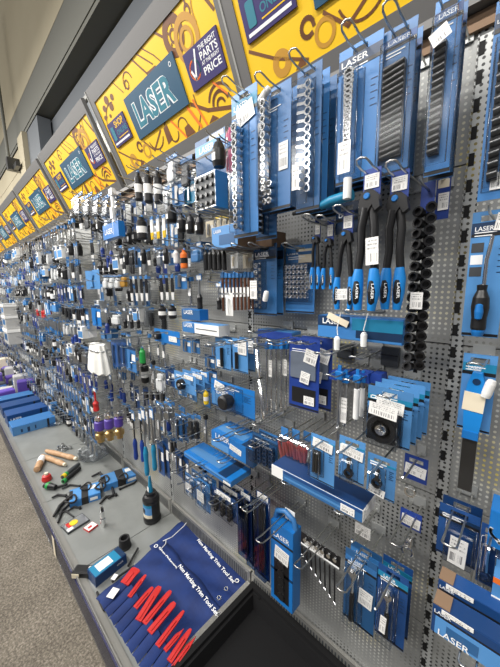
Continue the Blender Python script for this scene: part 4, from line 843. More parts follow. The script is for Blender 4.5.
for k, px in enumerate(((205, 354, 215, 369), (212, 344, 219, 357))): sp('card', 'little blue card left of the two long blue cards, %s one' % ('lower', 'upper')[k], px, .13)
hook_px(250, 343, .2, 'metal double hook left of the leaning chrome bar'); hook_px(300, 338, .18, 'metal double hook above the blue zip pouch')
# sixth row
sp('bag', 'white clear pack left of the black disc pack', (156, 366, 166, 394), .17, .03)
sp('card', 'navy card between the white pack and black disc pack', (166, 366, 176, 388), .14, body='deep_blue')
carded('blue pack with a black rubber disc in the centre of the wall', (175, 370, 196, 397), .17, [('disc', .4, .58, .022), ('sticker', .5, .05, .9, .25)], mt='sky_blue', n=3, step=.03, dx=.012, hk='single')
sp('sleeve', 'small clear bottle with a yellow bottom left of the pump pack', (203, 388, 209, 405), .14, body='yellow_plastic')
sp('card', 'small blue card above the yellow-bottomed bottle', (207, 368, 217, 384), .11)
# seventh row
for k in range(2): sp('bag', 'clear packet of steel bits, %s of two below the white pack' % ('left', 'right')[k], (157 + k * 8, 401, 164 + k * 8, 423), .16, .03, inn='steel')
for k in range(2): carded('slim blue pack, %s of two left of the clear hose packs' % ('left', 'right')[k], (176 + k * 6, 413, 182 + k * 6, 442), .16 - .02 * k, [('header', .15, {'text': None}), ('rods', .3, .7, .2, .9, 1, .005, 'gunmetal'), ('blister', .1, .16, .9, .95, .018)], mt='blue', hk='single')
for k in range(2): sp('bag', 'clear hose pack with white label, %s of two left of the blue boxes' % ('left', 'right')[k], (188 + k * 6, 413, 195 + k * 6, 442), .17 - .03 * k, .03, inn='gunmetal')
hook_px(228, 424, .24, 'metal double hook reaching over the upper blue box')
# eighth row
for k, px in enumerate(((158, 440, 164, 476), (163, 436, 169, 478), (176, 448, 182, 478), (182, 452, 189, 486))):
    sp('card', 'long blue card with white label, %s from the left in the lower row' % ordn[k], px, .18 - .01 * k, body='deep_blue', tool='gunmetal')
for k, px in enumerate(((186, 472, 197, 500), (197, 476, 210, 514))):
    carded('blue carded spanner with white label under the pale-faced box, %s one' % ('left', 'right')[k], px, .18, [('wrench', .5, .1, .9, .006), ('sticker', .2, .35, .7, .7, -.012), ('blister', .1, .1, .9, .95, .016)], mt='blue', hk='single', n=2)
carded('pack of black clips on dark blue card behind white label', (213, 485, 238, 525), .17, [('bits', .1, .25, .9, .95, 3, 4, .009, 'black'), ('blister', .05, .2, .95, .97, .024), ('sticker', .2, .02, .75, .2)], mt='deep_blue', n=3, step=.02, hooklen=.24)
# left middle
x0, x1, z0, z1 = rect(91, 342, 107, 374, .20); w_, h_ = x1 - x0, z1 - z0
t = thing('cotton_skirt_bundle', 'bundle of white cotton hanging in pleats in the middle left of the wall', 'cotton bundle', ((x0 + x1) / 2, -.20, z0)); b = MB(); N_ = 40; rings_ = []
for zz, kx in ((0, 1.), (h_ * .5, .85), (h_ * .88, .68), (h_, .62)):
    rings_.append([(w_ * .5 * kx * (1 + .10 * math.sin(9 * a)) * math.cos(a), .05 * kx * (1 + .10 * math.sin(9 * a)) * math.sin(a), zz + (.010 * math.sin(9 * a) if zz == 0 else 0)) for a in [2 * math.pi * i / N_ for i in range(N_)]])
for r0_, r1_ in zip(rings_, rings_[1:]): b._add(r0_ + r1_, [(i, (i + 1) % N_, (i + 1) % N_ + N_, i + N_) for i in range(N_)], True)
b._add(rings_[-1], [list(range(N_))]); b._add(rings_[0], [list(range(N_ - 1, -1, -1))]); part(t, 'cotton_pleats', b, 'cotton')
part(t, 'tie_band', MB().tube([(w_ * .37 * math.cos(a), .041 * math.sin(a), h_ * .8) for a in [2 * math.pi * i / 20 for i in range(20)]], .003, 6, True), 'steel'); hook(t.location.x, z1 + .002, .25, 'metal hook holding the bundle of white pleated cotton', 'single')
for k in range(2): sp('bag', 'grey clear bag left of the white gloves, %s one' % ('left', 'right')[k], (74 + k * 8, 345, 82 + k * 8, 366), .17, .04, inn='steel')
for k in range(3): sp('card', 'long dark blue card right of the white gloves, %s from left' % ordn[k], (112 + k * 5, 338, 117 + k * 5, 367), .17, body='deep_blue', tool='navy', lab=False)
sp('card', 'broad blue card left of the green packet', (126, 345, 136, 373), .17, tool='blue')
sp('sleeve', 'green plastic sleeve hanging in the middle of the wall', (139, 346, 146, 364), .16, body='green', lab='green')
sp('driver', 'red handled tool hanging above the base shelf', (92, 386, 99, 413), .17, body='red', tip='red')
for k in range(2): sp('card', 'blue card left of the white triangle packet, %s one' % ('left', 'right')[k], (74 + k * 8, 308, 81 + k * 8, 329), .16)
sp('card', 'bright blue wide card near the white triangle packet', (92, 305, 101, 327), .16, body='bright', tool='bright')
sp('driver', 'blue long handled tool left of the white triangle packet', (104, 308, 110, 335), .16, body='royal')
sp('bag', 'white triangular packet hanging above the gloves', (111, 311, 122, 326), .17, .03)
for k in range(3): sp('driver', 'black tool with a white label right of the triangle packet, %s from left' % ordn[k], (122 + k * 6.5, 307, 128 + k * 6.5, 329), .16)
sp('card', 'lilac-blue cloth pocket hanging over the hooks, middle left', (86, 271, 100, 289), .18, body='sky_blue', tool='sky_blue', head='sky_blue', lab=False)
for k in range(3): sp('bag', 'white wrapped part on hooks right of the lilac-blue pocket, %s from left' % ordn[k], (104 + k * 6, 275, 110 + k * 6, 289), .16, .04, inn='white')
sp('bag', 'mustard coloured packet beside the white wrapped parts', (121, 274, 129, 288), .15, .04, inn='poster_tan')
for k in range(4): sp('pair', 'black tool pair with white ends right of the mustard packet, %s from left' % ordn[k], (129 + k * 5, 275, 134 + k * 5, 301), .16)
# valves and drivers over the shelf
for k in range(3):
    x0, x1, z0, z1 = rect(96 + k * 9.5, 412 - k * 2, 104 + k * 9.5, 444 - k * 2, .17); w_, h_ = (x1 - x0) * .5, z1 - z0
    t = thing('valve_fitting', 'brass and chrome valve with purple sleeve, %s of three above the shelf' % ('left', 'middle', 'right')[k], 'valve', ((x0 + x1) / 2, -.17, z0))
    part(t, 'brass_body', MB().lathe([(0, 0), (.3 * w_, 0), (.3 * w_, .1 * h_), (.45 * w_, .14 * h_), (.45 * w_, .28 * h_), (.25 * w_, .32 * h_), (.25 * w_, .42 * h_)], (0, 0, 0), 'z', 10), 'brass')
    part(t, 'purple_sleeve', MB().lathe([(.36 * w_, .42 * h_), (.42 * w_, .45 * h_), (.42 * w_, .72 * h_), (.3 * w_, .76 * h_)], (0, 0, 0), 'z', 10), 'purple')
    part(t, 'chrome_top', MB().lathe([(.26 * w_, .76 * h_), (.36 * w_, .8 * h_), (.36 * w_, .9 * h_), (.12 * w_, .93 * h_), (.12 * w_, h_), (0, h_)], (0, 0, 0), 'z', 10), 'chrome')
    hook(t.location.x, z1 - .002, .22, 'metal hook holding the ' + short(t['label']), 'single')
for k in range(2): sp('driver', 'long black-shaft screwdriver with dark blue handle, %s of two' % ('left', 'right')[k], (131 + k * 7, 410, 138 + k * 7, 461 + k * 2), .17, body='royal', tip='gunmetal')
for k in range(2):
    sp('driver', 'very long steel rod tool with %s end, near the oil bottle' % ('blue and white', 'dark blue')[k], (141 + k * 8, 406, 149 + k * 8, 477 - k * 5), .17, body='teal', tip='steel', hk='single')
for k in range(4): sp('rod', 'tall steel rod hanging behind the screwdrivers, %s from the left' % ordn[k], (146 + k * 5.5, 392, 150 + k * 5.5, 440 + k * 4), .12, m='steel', cap='black')
# ------------------------------------------------------------------ the far stretch, row by row
rows = [(1.965, 'top'), (1.83, 'second'), (1.70, 'third'), (1.56, 'fourth'), (1.42, 'fifth'), (1.27, 'sixth'), (1.12, 'seventh'), (.95, 'eighth'), (.77, 'ninth'), (.60, 'tenth'), (.44, 'eleventh')]
VAR = [('card', dict(), .055, .11), ('card', dict(body='deep_blue', tool='black'), .05, .12), ('card', dict(body='sky_blue', tool='white'), .06, .10), ('card', dict(body='royal', tool='chrome'), .045, .13),
       ('driver', dict(), .035, .13), ('driver', dict(body='royal'), .035, .13), ('driver', dict(body='red'), .035, .12), ('bag', dict(), .06, .09), ('bag', dict(inn='steel'), .05, .11), ('bag', dict(inn='black'), .05, .10), ('sleeve', dict(), .045, .10),
       ('rod', dict(), .022, .13), ('rod', dict(m='steel', cap='black'), .02, .12), ('box', dict(), .07, .06), ('box', dict(body='white', face='sky_blue'), .07, .07), ('cap', dict(), .045, .08), ('pair', dict(), .05, .10), ('pair', dict(m='steel', tip='blue'), .05, .11)]
WORD = {'card': 'carded tool', 'driver': 'hand driver', 'bag': 'clear parts bag', 'sleeve': 'black sleeve', 'rod': 'metal rod', 'box': 'small box', 'cap': 'black rubber cap', 'pair': 'pair of tools'}
COLW = {0: 'blue', 1: 'dark blue', 2: 'pale blue', 3: 'royal blue', 4: 'black', 5: 'blue-handled', 6: 'red', 7: 'white', 8: 'silver', 9: 'black-filled', 10: 'white-labelled', 11: 'chrome', 12: 'steel', 13: 'blue', 14: 'white', 15: 'round', 16: 'black and white', 17: 'silver and blue'}
WEI = [8, 10, 5, 6, 11, 7, 1, 6, 10, 9, 5, 5, 6, 4, 3, 7, 9, 8]
rnd = random.Random(21)
def far_label(v, row, x):
    k = int((-.69 - x) // 1.0) + 1
    return '%s %s on the %s hook row below the %s header sign' % (COLW[v], WORD[VAR[v][0]], row, ordn[min(max(k, 0), 8)]), '%s %s, %s row, %s sign' % (COLW[v], WORD[VAR[v][0]], row, ordn[min(max(k, 0), 8)])
NF = 0; far_hooks = 0
def far_product(x, z, off, v, row):
    global NF
    kind, kw, pw, ph = VAR[v]; pw *= rnd.uniform(.9, 1.15); ph *= rnd.uniform(1.0, 1.45)
    lab, gp = far_label(v, row, x)
    o = thing(NAMES[kind], lab, CATS[kind], (x, -off, z - ph), (0, 0, rnd.uniform(-.12, .12)), gp, unit(kind, kw, False))
    o.scale = (pw, pw if kind in ('driver', 'sleeve', 'rod', 'cap') else (pw * .5 if kind == 'pair' else (.05 if kind == 'box' else .025)), ph); NF += 1
FARH = MB()
def far_hook(x, z, L): FARH.tube([(x, 0, z), (x, -L + .025, z), (x, -L, z + .010)], .0026, 4)
def run(xs, xe, dxs, nmin, nmax, zlist, hooks=True):
    global far_hooks
    for z, rn in zlist:
        x = xs - rnd.uniform(0, .04); v = rnd.choices(range(len(VAR)), WEI)[0]
        while x > xe:
            if rnd.random() < .55: v = rnd.choices(range(len(VAR)), WEI)[0]
            zz = z + rnd.uniform(-.02, .012); n = rnd.randint(nmin, nmax)
            for q in range(n): far_product(x, zz, .17 - .045 * q, v, rn)
            far_hook(x, zz - .002, .22)
            if rnd.random() < .5: far_hook(x - dxs * .5, zz + rnd.uniform(-.05, .05), rnd.uniform(.18, .26))
            x -= dxs * rnd.uniform(.85, 1.2)
run(-2.18, -3.5, .085, 1, 2, rows, True)
def run_back(xs, xe, dxs, zlist):                        # shorter hooks of small goods close to the board, between the large ones
    for z, rn in zlist:
        x = xs - rnd.uniform(0, .05); v = rnd.choices(range(len(VAR)), WEI)[0]
        while x > xe:
            if rnd.random() < .6: v = rnd.choices(range(len(VAR)), WEI)[0]
            zz = z + rnd.uniform(-.02, .02)
            far_product(x, zz, rnd.uniform(.05, .09), v, rn)
            k = int((-.69 - x) // 1.0) + 1
            hook(x, zz - .002, rnd.uniform(.14, .24), 'metal hook on the %s hook row below the %s header sign' % (rn, ordn[min(max(k, 0), 8)]), 'single', 'hooks, %s row, %s sign' % (rn, ordn[min(max(k, 0), 8)]))
            x -= dxs * rnd.uniform(.8, 1.25)
run_back(-1.30, -2.2, .085, [r_ for r_ in rows if r_[0] > .7])
run_back(-.98, -1.3, .085, [r_ for r_ in rows if r_[1] in ('top', 'second', 'third', 'seventh', 'eighth', 'ninth')])
run(-3.5, -5.2, .11, 1, 1, rows, False)
run(-5.2, -7.6, .16, 1, 1, rows, False)
fh = FARH.mesh('peg_hook', ['wire']); o = thing('far_peg_hooks', 'thin metal peg hooks in long rows along the far part of the wall', 'hooks', (0, 0, 0), None, None, fh); o['kind'] = 'stuff'
# bare hooks sticking out high in the middle
for k, (px, py) in enumerate(((152, 152), (167, 153), (130, 162), (150, 163), (172, 167), (186, 172), (150, 181), (196, 190), (205, 152), (118, 172), (124, 182), (112, 190), (138, 205), (160, 208), (178, 212), (142, 240), (168, 243), (122, 240))):
    hook_px(px, py, .20, 'bare metal hook under the second header sign, %s of the bare ones' % (ordn + ['tenth', 'eleventh', 'twelfth', 'thirteenth', 'fourteenth', 'fifteenth', 'sixteenth', 'seventeenth', 'eighteenth'])[k], 'single')
for k, (px, py) in enumerate(((208, 341), (230, 337), (268, 336), (318, 348), (236, 430), (254, 421), (214, 437), (300, 438), (244, 507), (180, 434), (172, 470), (196, 462))):
    hook_px(px, py, .23, 'double metal prong hook sticking out empty, %s of the empty hooks low on the wall' % (ordn + ['tenth', 'eleventh', 'twelfth'])[k])
hook_px(228, 88, .24, 'long metal hook crossing the edge of the nearest header sign', 'single')
# white stacked display boxes at the far left
pz = W(17, 342, .2)
for k, (hh_, wd_) in enumerate(((.20, .34), (.16, .30), (.13, .22))):
    t = thing('display_box', 'pale grey display box at the far left, %s of the stack of three' % ('bottom', 'middle', 'top')[k], 'display box', (pz.x, -.17, pz.z + (0, .20, .36)[k]))
    part(t, 'box_body', MB().box(-wd_ / 2, wd_ / 2, -.13, .13, 0, hh_), 'print_grey'); part(t, 'lid', MB().box(-wd_ / 2 - .006, wd_ / 2 + .006, -.136, .136, hh_ * .72, hh_ * .9), 'white'); part(t, 'front_print', MB().box(-wd_ * .3, wd_ * .3, -.1315, -.13, hh_ * .2, hh_ * .6), 'blue')
for q in (-.1, .1): hook(pz.x + q, pz.z - .004, .30, 'metal hook under the %s of the pale grey display boxes' % ('left' if q < 0 else 'right'))
# ------------------------------------------------------------------ goods on the base shelf
SZ = .172
def shelf_axes(pa, pb, z=SZ): a, c = HZ(*pa, z), HZ(*pb, z); d = c - a; return a, d.length, math.atan2(d.y, d.x)
def flat_grid(name, label, cat, corners, z, nx, nz, amp, mt, th=.003, seed=1, parent=None):
    A, B_, C_, D_ = [HZ(*p, z) for p in corners]; rn = random.Random(seed); b = MB(); ph = [rn.uniform(0, 6) for _ in range(6)]
    o0 = (A + B_ + C_ + D_) / 4; o0.z = z
    vs = []
    for j in range(nz + 1):
        for i in range(nx + 1):
            u, v = i / nx, j / nz; p = (A * (1 - u) + B_ * u) * (1 - v) + (D_ * (1 - u) + C_ * u) * v
            hgt = amp * (.5 + .25 * math.sin(u * 9 + ph[0] + 2 * v) + .25 * math.sin(v * 11 + ph[1] + 3 * u) + .18 * math.sin((u + v) * 17 + ph[2]))
            e = .006 * math.sin(u * 13 + ph[3]) * (1 if j in (0, nz) else 0)
            vs.append((p.x - o0.x, p.y - o0.y + e, max(hgt, .0) + .002))
    n1 = len(vs); vs2 = vs + [(x, y, zz - .002) for x, y, zz in vs]; f = []
    for j in range(nz):
        for i in range(nx):
            k = j * (nx + 1) + i; q = (k, k + 1, k + nx + 2, k + nx + 1); f.append(q); f.append(tuple(n1 + t_ for t_ in q[::-1]))
    edge = [i for i in range(nx + 1)] + [(j + 1) * (nx + 1) - 1 for j in range(1, nz + 1)] + [nz * (nx + 1) + i for i in range(nx - 1, -1, -1)] + [j * (nx + 1) for j in range(nz - 1, 0, -1)]
    for a_, c_ in zip(edge, edge[1:] + edge[:1]): f.append((a_, n1 + a_, n1 + c_, c_))
    b._add(vs2, f, True)
    t = thing(name, label, cat, o0); part(t, 'fabric_sheet', b, mt); return t, o0
def face_up_text(t, o0, s, pa, pb, h, z, mt='print_white'):     # lettering lying on a sheet, baseline from pixel a to pixel b
    a, L, ang = shelf_axes(pa, pb, z); me, asp = text_mesh(s, mt, .022)
    o = link('lettering', me, t, (a.x + math.cos(ang) * L / 2 - o0.x, a.y + math.sin(ang) * L / 2 - o0.y, z - o0.z), None, (L, 1, h))
    o.rotation_euler = Euler((R(-90), 0, ang), 'XYZ'); o.rotation_euler = (Matrix.Rotation(ang, 3, 'Z') @ Matrix.Rotation(R(-90), 3, 'X')).to_euler(); return o
def eyelet(t, o0, px, py, z):
    p = HZ(px, py, z); part(t, 'eyelet', MB().ring(.010, .004, (0, 0, 0), 'z', 14, .002), 'chrome', (p.x - o0.x, p.y - o0.y, z - o0.z))
# rear roll, then front roll on top
t, o0 = flat_grid('tool_roll', 'blue fabric tool roll lying furthest back, partly under the front roll', 'tool roll', ((192, 516), (251, 583), (216, 632), (150, 548)), SZ, 20, 14, .018, 'fabric', seed=3)
face_up_text(t, o0, 'Non Marking Trim Tool Set', (196, 541), (232, 584), .021, SZ + .027)
for p in ((237, 581), (226, 589)): eyelet(t, o0, *p, SZ + .026)
part(t, 'price_label', MB().box(-.014, .014, -.01, .01, 0, .001), 'white', (HZ(197, 529, SZ + .02) - o0) + Vector((0, 0, .022)), (0, 0, R(50)))
t, o0 = flat_grid('tool_roll', 'blue fabric tool roll in front, holding red trim tools in its pockets', 'tool roll', ((164, 540), (229, 618), (176, 690), (97, 600)), SZ + .012, 26, 20, .019, 'fabric', seed=5)
ZR = SZ + .043
face_up_text(t, o0, 'Non Marking Trim Tool Set', (177, 567), (215, 617), .022, ZR)
face_up_text(t, o0, 'Sykes-Pickavant', (158, 548), (176, 569), .011, ZR)
b = MB(); b.ring(.010, .0035, (0, 0, 0), 'z', 16, .0008); pp = HZ(156, 546, ZR); part(t, 'printed_mark', b, 'print_white', pp - o0)
for p in ((219.5, 615), (219, 598)): eyelet(t, o0, *p, ZR)
# stitched pocket flap of the front roll
A_, B2, C2, D2 = HZ(126, 576, ZR), HZ(180, 668, ZR), HZ(160, 700, ZR), HZ(99, 602, ZR)
b = MB(); nst = 10
for k in range(nst):
    u0, u1 = k / nst + .004, (k + 1) / nst - .004; q = [A_.lerp(B2, u0), A_.lerp(B2, (u0 + u1) / 2), A_.lerp(B2, u1)]; r_ = [D2.lerp(C2, u0), D2.lerp(C2, (u0 + u1) / 2), D2.lerp(C2, u1)]
    vs = []
    for lst in (q, r_):
        for i, p in enumerate(lst): vs.append((p.x - o0.x, p.y - o0.y, p.z - o0.z + (.009 if i == 1 else -.001)))
    b._add(vs, [(0, 3, 4, 1), (1, 4, 5, 2)], True)
part(t, 'pocket_flap', b, 'fabric')
for pa, sz in (((113, 593), .021), ((114.5, 577), .013)):
    p = HZ(*pa, ZR + .012); part(t, 'sewn_label', MB().box(-sz, sz, -sz * .8, sz * .8, 0, .001), 'sticker' if sz > .02 else 'white', p - o0, (0, 0, R(-62)))
b = MB()
for (xa, ya), (xb, yb) in (((163, 541), (172, 537)), ((172, 537), (190, 518)), ((192, 517), (198, 530)), ((166, 540), (160, 550))):
    a_, c_ = HZ(xa, ya, SZ + .03), HZ(xb, yb, SZ + .03); m_ = (a_ + c_) / 2 + Vector((.01, .01, .006)); b.tube([a_ - o0, m_ - o0, c_ - o0], .002, 6)
part(t, 'tie_cord', b, 'white')
# red trim tools: tucked end px, free end px, width
RT = [((127, 581), (137, 569), .034, 'wide flat'), ((133, 593), (146, 576), .016, 'slim'), ((139, 604), (153, 588), .018, 'angled'), ((143, 614), (160, 588), .022, 'broad'), ((150, 617), (171, 592), .019, 'long straight'), ((155, 627), (175, 604), .022, 'notched'), ((163, 639), (184, 612), .017, 'forked'), ((169, 647), (184, 630), .014, 'pointed'), ((174, 655), (191, 630), .018, 'rounded'), ((178, 662), (196, 638), .013, 'thin pointed')]
for k, (pa, pb, wd, wordk) in enumerate(RT):
    wd *= 1.3
    a_, c_ = HZ(*pa, ZR + .006), HZ(*pb, ZR + .006); d = c_ - a_; L = d.length; ang = math.atan2(d.y, d.x)
    tip = {'wide flat': .5, 'slim': .3, 'angled': .35, 'broad': .45, 'long straight': .4, 'notched': .4, 'forked': .3, 'pointed': .05, 'rounded': .3, 'thin pointed': .05}[wordk]
    pts = [(-L * .25, -wd * .5), (L * .55, -wd * .5), (L * .9, -wd * (tip + .05)), (L, -wd * tip * .6), (L, wd * tip * .6), (L * .9, wd * (tip + .05)), (L * .55, wd * .5), (-L * .25, wd * .5)]
    t = thing('trim_tool', '%s red plastic trim tool, %s from the top of the blue roll' % (wordk, (ordn + ['tenth'])[k]), 'pry tool', (a_.x, a_.y, ZR + .005 + .002 * (k % 2)), (0, R(-3), ang))
    b = MB(); n = len(pts); b._add([(x, y, 0) for x, y in pts] + [(x, y, .006 if x < L * .8 else .003) for x, y in pts], [list(range(n - 1, -1, -1)), list(range(n, 2 * n))] + [(i, (i + 1) % n, (i + 1) % n + n, i + n) for i in range(n)])
    part(t, 'blade', b, 'red'); part(t, 'raised_rib', MB().box(-L * .2, L * .6, -wd * .12, wd * .12, .006, .0085), 'red')
# black tray
t = thing('black_tray', 'large empty black plastic tray at the bottom of the shelf', 'tray', (-.46, -.265, SZ))
hw, hd = .315, .245
def tray_ring(b, x0, y0, z0, x1, y1, z1): b._add([(sx * x0, sy * y0, z0) for sx, sy in ((-1, -1), (1, -1), (1, 1), (-1, 1))] + [(sx * x1, sy * y1, z1) for sx, sy in ((-1, -1), (1, -1), (1, 1), (-1, 1))], [(i, (i + 1) % 4, (i + 1) % 4 + 4, i + 4) for i in range(4)])
b = MB(); tray_ring(b, hw - .03, hd - .03, 0, hw, hd, .05); tray_ring(b, hw, hd, .05, hw, hd, .056); tray_ring(b, hw, hd, .056, hw - .022, hd - .022, .056); tray_ring(b, hw - .022, hd - .022, .056, hw - .026, hd - .026, .046)
tray_ring(b, hw - .026, hd - .026, .046, hw - .036, hd - .036, .046); tray_ring(b, hw - .036, hd - .036, .046, hw - .055, hd - .055, .006); b._add([(-hw + .055, -hd + .055, .006), (hw - .055, -hd + .055, .006), (hw - .055, hd - .055, .006), (-hw + .055, hd - .055, .006)], [(0, 1, 2, 3)]); b._add([(-hw + .03, -hd + .03, 0), (hw - .03, -hd + .03, 0), (hw - .03, hd - .03, 0), (-hw + .03, hd - .03, 0)], [(3, 2, 1, 0)])
part(t, 'tray_body', b, 'tray')
part(t, 'corner_rib', MB().box(-hw + .03, -hw + .07, hd - .034, hd - .028, .047, .05), 'tray')
# black bottle
p = HZ(152.5, 519, SZ)
t = thing('oil_bottle', 'black plastic bottle with blue label standing on the base shelf', 'bottle', (p.x, p.y, SZ))
part(t, 'bottle_body', MB().lathe([(0, 0), (.047, 0), (.050, .005), (.050, .022), (.046, .032), (.046, .12), (.048, .13), (.048, .142), (.038, .16), (.023, .166), (0, .166)], (0, 0, 0), 'z', 20), 'black')
part(t, 'neck_collar', MB().lathe([(.027, .164), (.029, .167), (.029, .180), (0, .182)], (0, 0, 0), 'z', 16), 'black')
part(t, 'nozzle', MB().lathe([(.014, .18), (.011, .22), (.006, .275), (0, .276)], (0, 0, 0), 'z', 12), 'teal'); part(t, 'nozzle_label', MB().box(-.009, .009, -.0150, -.0140, .186, .215), 'white')
vs = []; b = MB()
for z0, z1, mt_ in ((.040, .060, 'cream'), (.060, .104, 'sky_blue'), (.104, .120, 'teal')):
    b.use(mt_)
    for k in range(6):
        a0, a1 = R(225 + 18 * k), R(225 + 18 * (k + 1)); r_ = .0466
        b._add([(r_ * math.cos(a0), r_ * math.sin(a0), z0), (r_ * math.cos(a1), r_ * math.sin(a1), z0), (r_ * math.cos(a1), r_ * math.sin(a1), z1), (r_ * math.cos(a0), r_ * math.sin(a0), z1)], [(0, 1, 2, 3)], True)
part(t, 'bottle_label', b, None); part(t, 'label_print', MB().rbox(-.010, .012, -.0476, -.0465, .066, .096, .005), 'black', rot=(0, 0, R(-3)))
# black cap
p = HZ(125, 547, SZ)
t = thing('rubber_boot', 'small black cylindrical rubber cap standing on the shelf above the rolls', 'cap', (p.x, p.y, SZ)); part(t, 'outer', MB().lathe([(0, 0), (.030, 0), (.030, .005), (.026, .056), (.018, .056), (.018, .02), (0, .02)], (0, 0, 0), 'z', 18), 'black_soft'); part(t, 'base_rim', MB().lathe([(.030, 0), (.032, .001), (.032, .008), (.030, .009)], (0, 0, 0), 'z', 18), 'black_soft')
# boxes lying on the shelf, long side along the depth
def lying_box(name, label, cat, pa, pb, wd, hg, mt, top=None, dz=0., extra=None):
    a_, L, ang = shelf_axes(pa, pb, SZ + dz)
    t = thing(name, label, cat, (a_.x, a_.y, SZ + dz), (0, 0, ang)); part(t, 'box_body', MB().box(0, L, 0, wd, 0, hg), mt)
    if top: part(t, 'top_panel', MB().box(L * .03, L * .97, wd * .05, wd * .95, hg, hg + .001), top)
    return t, L
t, L = lying_box('tool_box', 'blue box with a barcode label on top beside the front tool roll', 'box', (96, 588), (127, 563), .075, .05, 'deep_blue', 'teal')
part(t, 'price_label', MB().box(L * .18, L * .62, .014, .062, .051, .052), 'sticker'); part(t, 'end_band', MB().box(L * .84, L * .99, .003, .072, .051, .0518), 'navy'); lettering(t, 'LASER', L * .78, .025, -.001, wd=L * .2)
a_ = HZ(82, 575, SZ); t = thing('black_pouch', 'crumpled black and cream packet at the shelf edge beside the barcode box', 'packet', (a_.x, a_.y, SZ), (0, 0, R(40)))
part(t, 'packet_body', MB().rbox(-.04, .05, -.02, .02, 0, .035, .012), 'black'); part(t, 'cream_panel', MB().box(-.035, .0, -.022, -.0195, .004, .026), 'cream'); part(t, 'white_tip', MB().cyl(.007, 0, .012, (.045, 0, .033), 'z', 10), 'white')
b = MB()
for pts in (((97, 592), (100, 602), (104, 610)), ((112, 582), (122, 574), (134, 566)), ((128, 566), (134, 555), (138, 548)), ((112, 590), (122, 580), (132, 572))): b.tube([HZ(*q, SZ + .012) - HZ(100, 600, SZ) for q in pts], .005, 6)
t = thing('black_strap', 'loose black strap around the barcode box next to the blue roll', 'strap', HZ(100, 600, SZ), None, None, b.mesh('black_strap', ['black_soft']))
# pair of blue boxes with black straps
for k, (pa, pb) in enumerate((((70, 509), (101, 499)), ((104, 492), (140, 479)))):
    t, L = lying_box('strap_box', 'pale blue box tangled with black straps, %s of two on the shelf' % ('nearer', 'further')[k], 'box', pa, pb, .13, .045, 'blue', 'sky_blue')
    part(t, 'black_strap', MB().box(L * .38, L * .60, -.002, .132, .0, .048), 'black_soft'); part(t, 'black_strap', MB().box(-.002, L * .10, .02, .11, .0, .048), 'black_soft'); part(t, 'white_print', MB().box(L * .66, L * .86, .07, .11, .046, .047), 'white'); part(t, 'side_label', MB().box(L * .65, L * .9, -.0015, 0, .012, .03), 'white')
    for q in range(3):
        cx, cy = L * (.05 + .48 * q), .02 + .045 * ((q * 2 + k) % 3)
        part(t, 'strap_loop', MB().tube([(cx + .03 * math.cos(a), cy - .01 + .035 * math.sin(a), .055 + .008 * math.sin(2 * a)) for a in [2 * math.pi * i / 14 for i in range(14)]], .0055, 6, True), 'black_soft')
for k, (pts, wd) in enumerate((([(52, 499), (58, 496), (66, 497)], .010), ([(54, 518), (60, 508), (68, 500)], .014), ([(58, 524), (62, 512), (70, 505)], .010), ([(49, 486), (56, 489), (66, 486)], .012), ([(92, 478), (100, 474), (104, 480)], .013), ([(108, 500), (114, 496), (112, 488)], .012), ([(128, 472), (138, 476), (146, 474)], .010), ([(140, 478), (134, 484), (120, 490)], .008), ([(68, 512), (74, 508), (80, 509)], .009), ([(100, 505), (106, 498), (116, 496)], .010), ([(62, 490), (70, 486), (80, 487)], .009), ([(120, 474), (114, 480), (104, 484)], .011), ([(74, 518), (66, 512), (60, 515)], .008))):
    o_ = HZ(*pts[0], SZ); t = thing('black_clip_lead', 'short black rubber lead piece, %s from the left among the blue strap boxes' % (ordn + ['tenth', 'eleventh', 'twelfth', 'thirteenth'])[k], 'lead', o_)
    P3 = [HZ(*q, SZ) - o_ + Vector((0, 0, wd * .9)) for q in pts]
    part(t, 'lead', MB().tube(P3, [wd * .5, wd * .8, wd * .6], 8), 'black_soft'); part(t, 'clip', MB().rbox(-wd, wd, -wd * .7, wd * .7, 0, wd * 1.6, wd * .4), 'black', P3[-1] - Vector((0, 0, wd * .9)))
# wooden handles, pliers
def lying_stick(name, label, cat, pa, pb, prof, mt, z=.0, parts=()):
    a_, c_ = HZ(*pa, SZ), HZ(*pb, SZ); d = c_ - a_; L = d.length; rm = max(r for r, _ in prof)
    t = thing(name, label, cat, (a_.x, a_.y, SZ + z), (0, 0, math.atan2(d.y, d.x)))
    part(t, 'handle', MB().lathe([(r, u * L) for r, u in prof], (0, 0, rm), 'x', 12), mt)
    for nm, r, u0, u1, m_ in parts: part(t, nm, MB().lathe([(0, u0 * L), (r, u0 * L), (r, u1 * L), (0, u1 * L)], (0, 0, rm), 'x', 10), m_)
    return t
HP = [(0, 0), (.014, .02), (.020, .3), (.018, .6), (.021, .85), (.012, .98), (0, 1)]
lying_stick('wooden_handle', 'pale wooden tool handle lying furthest back on the shelf', 'handle', (46, 453), (76, 461), HP, 'wood', parts=(('end_band', .013, .97, 1.03, 'cream'),))
lying_stick('wooden_handle', 'pale wooden tool handle lying in front of the other handle', 'handle', (42, 458), (65, 467), HP, 'wood', parts=(('end_band', .013, .97, 1.03, 'cream'),))
lying_stick('wooden_handle', 'short wooden mallet handle at the shelf edge', 'handle', (37, 473), (43, 460), [(0, 0), (.022, .03), (.024, .5), (.020, .97), (0, 1)], 'wood', parts=(('paper_wrap', .026, .55, .95, 'white'),))
lying_stick('hand_tool', 'grey and yellow handled pliers lying on the shelf', 'pliers', (62, 480), (79, 466), [(0, 0), (.012, .02), (.017, .5), (.014, 1), (0, 1)], 'dark_grey', parts=(('yellow_band', .018, .05, .18, 'yellow_plastic'), ('green_band', .018, .18, .28, 'green')))
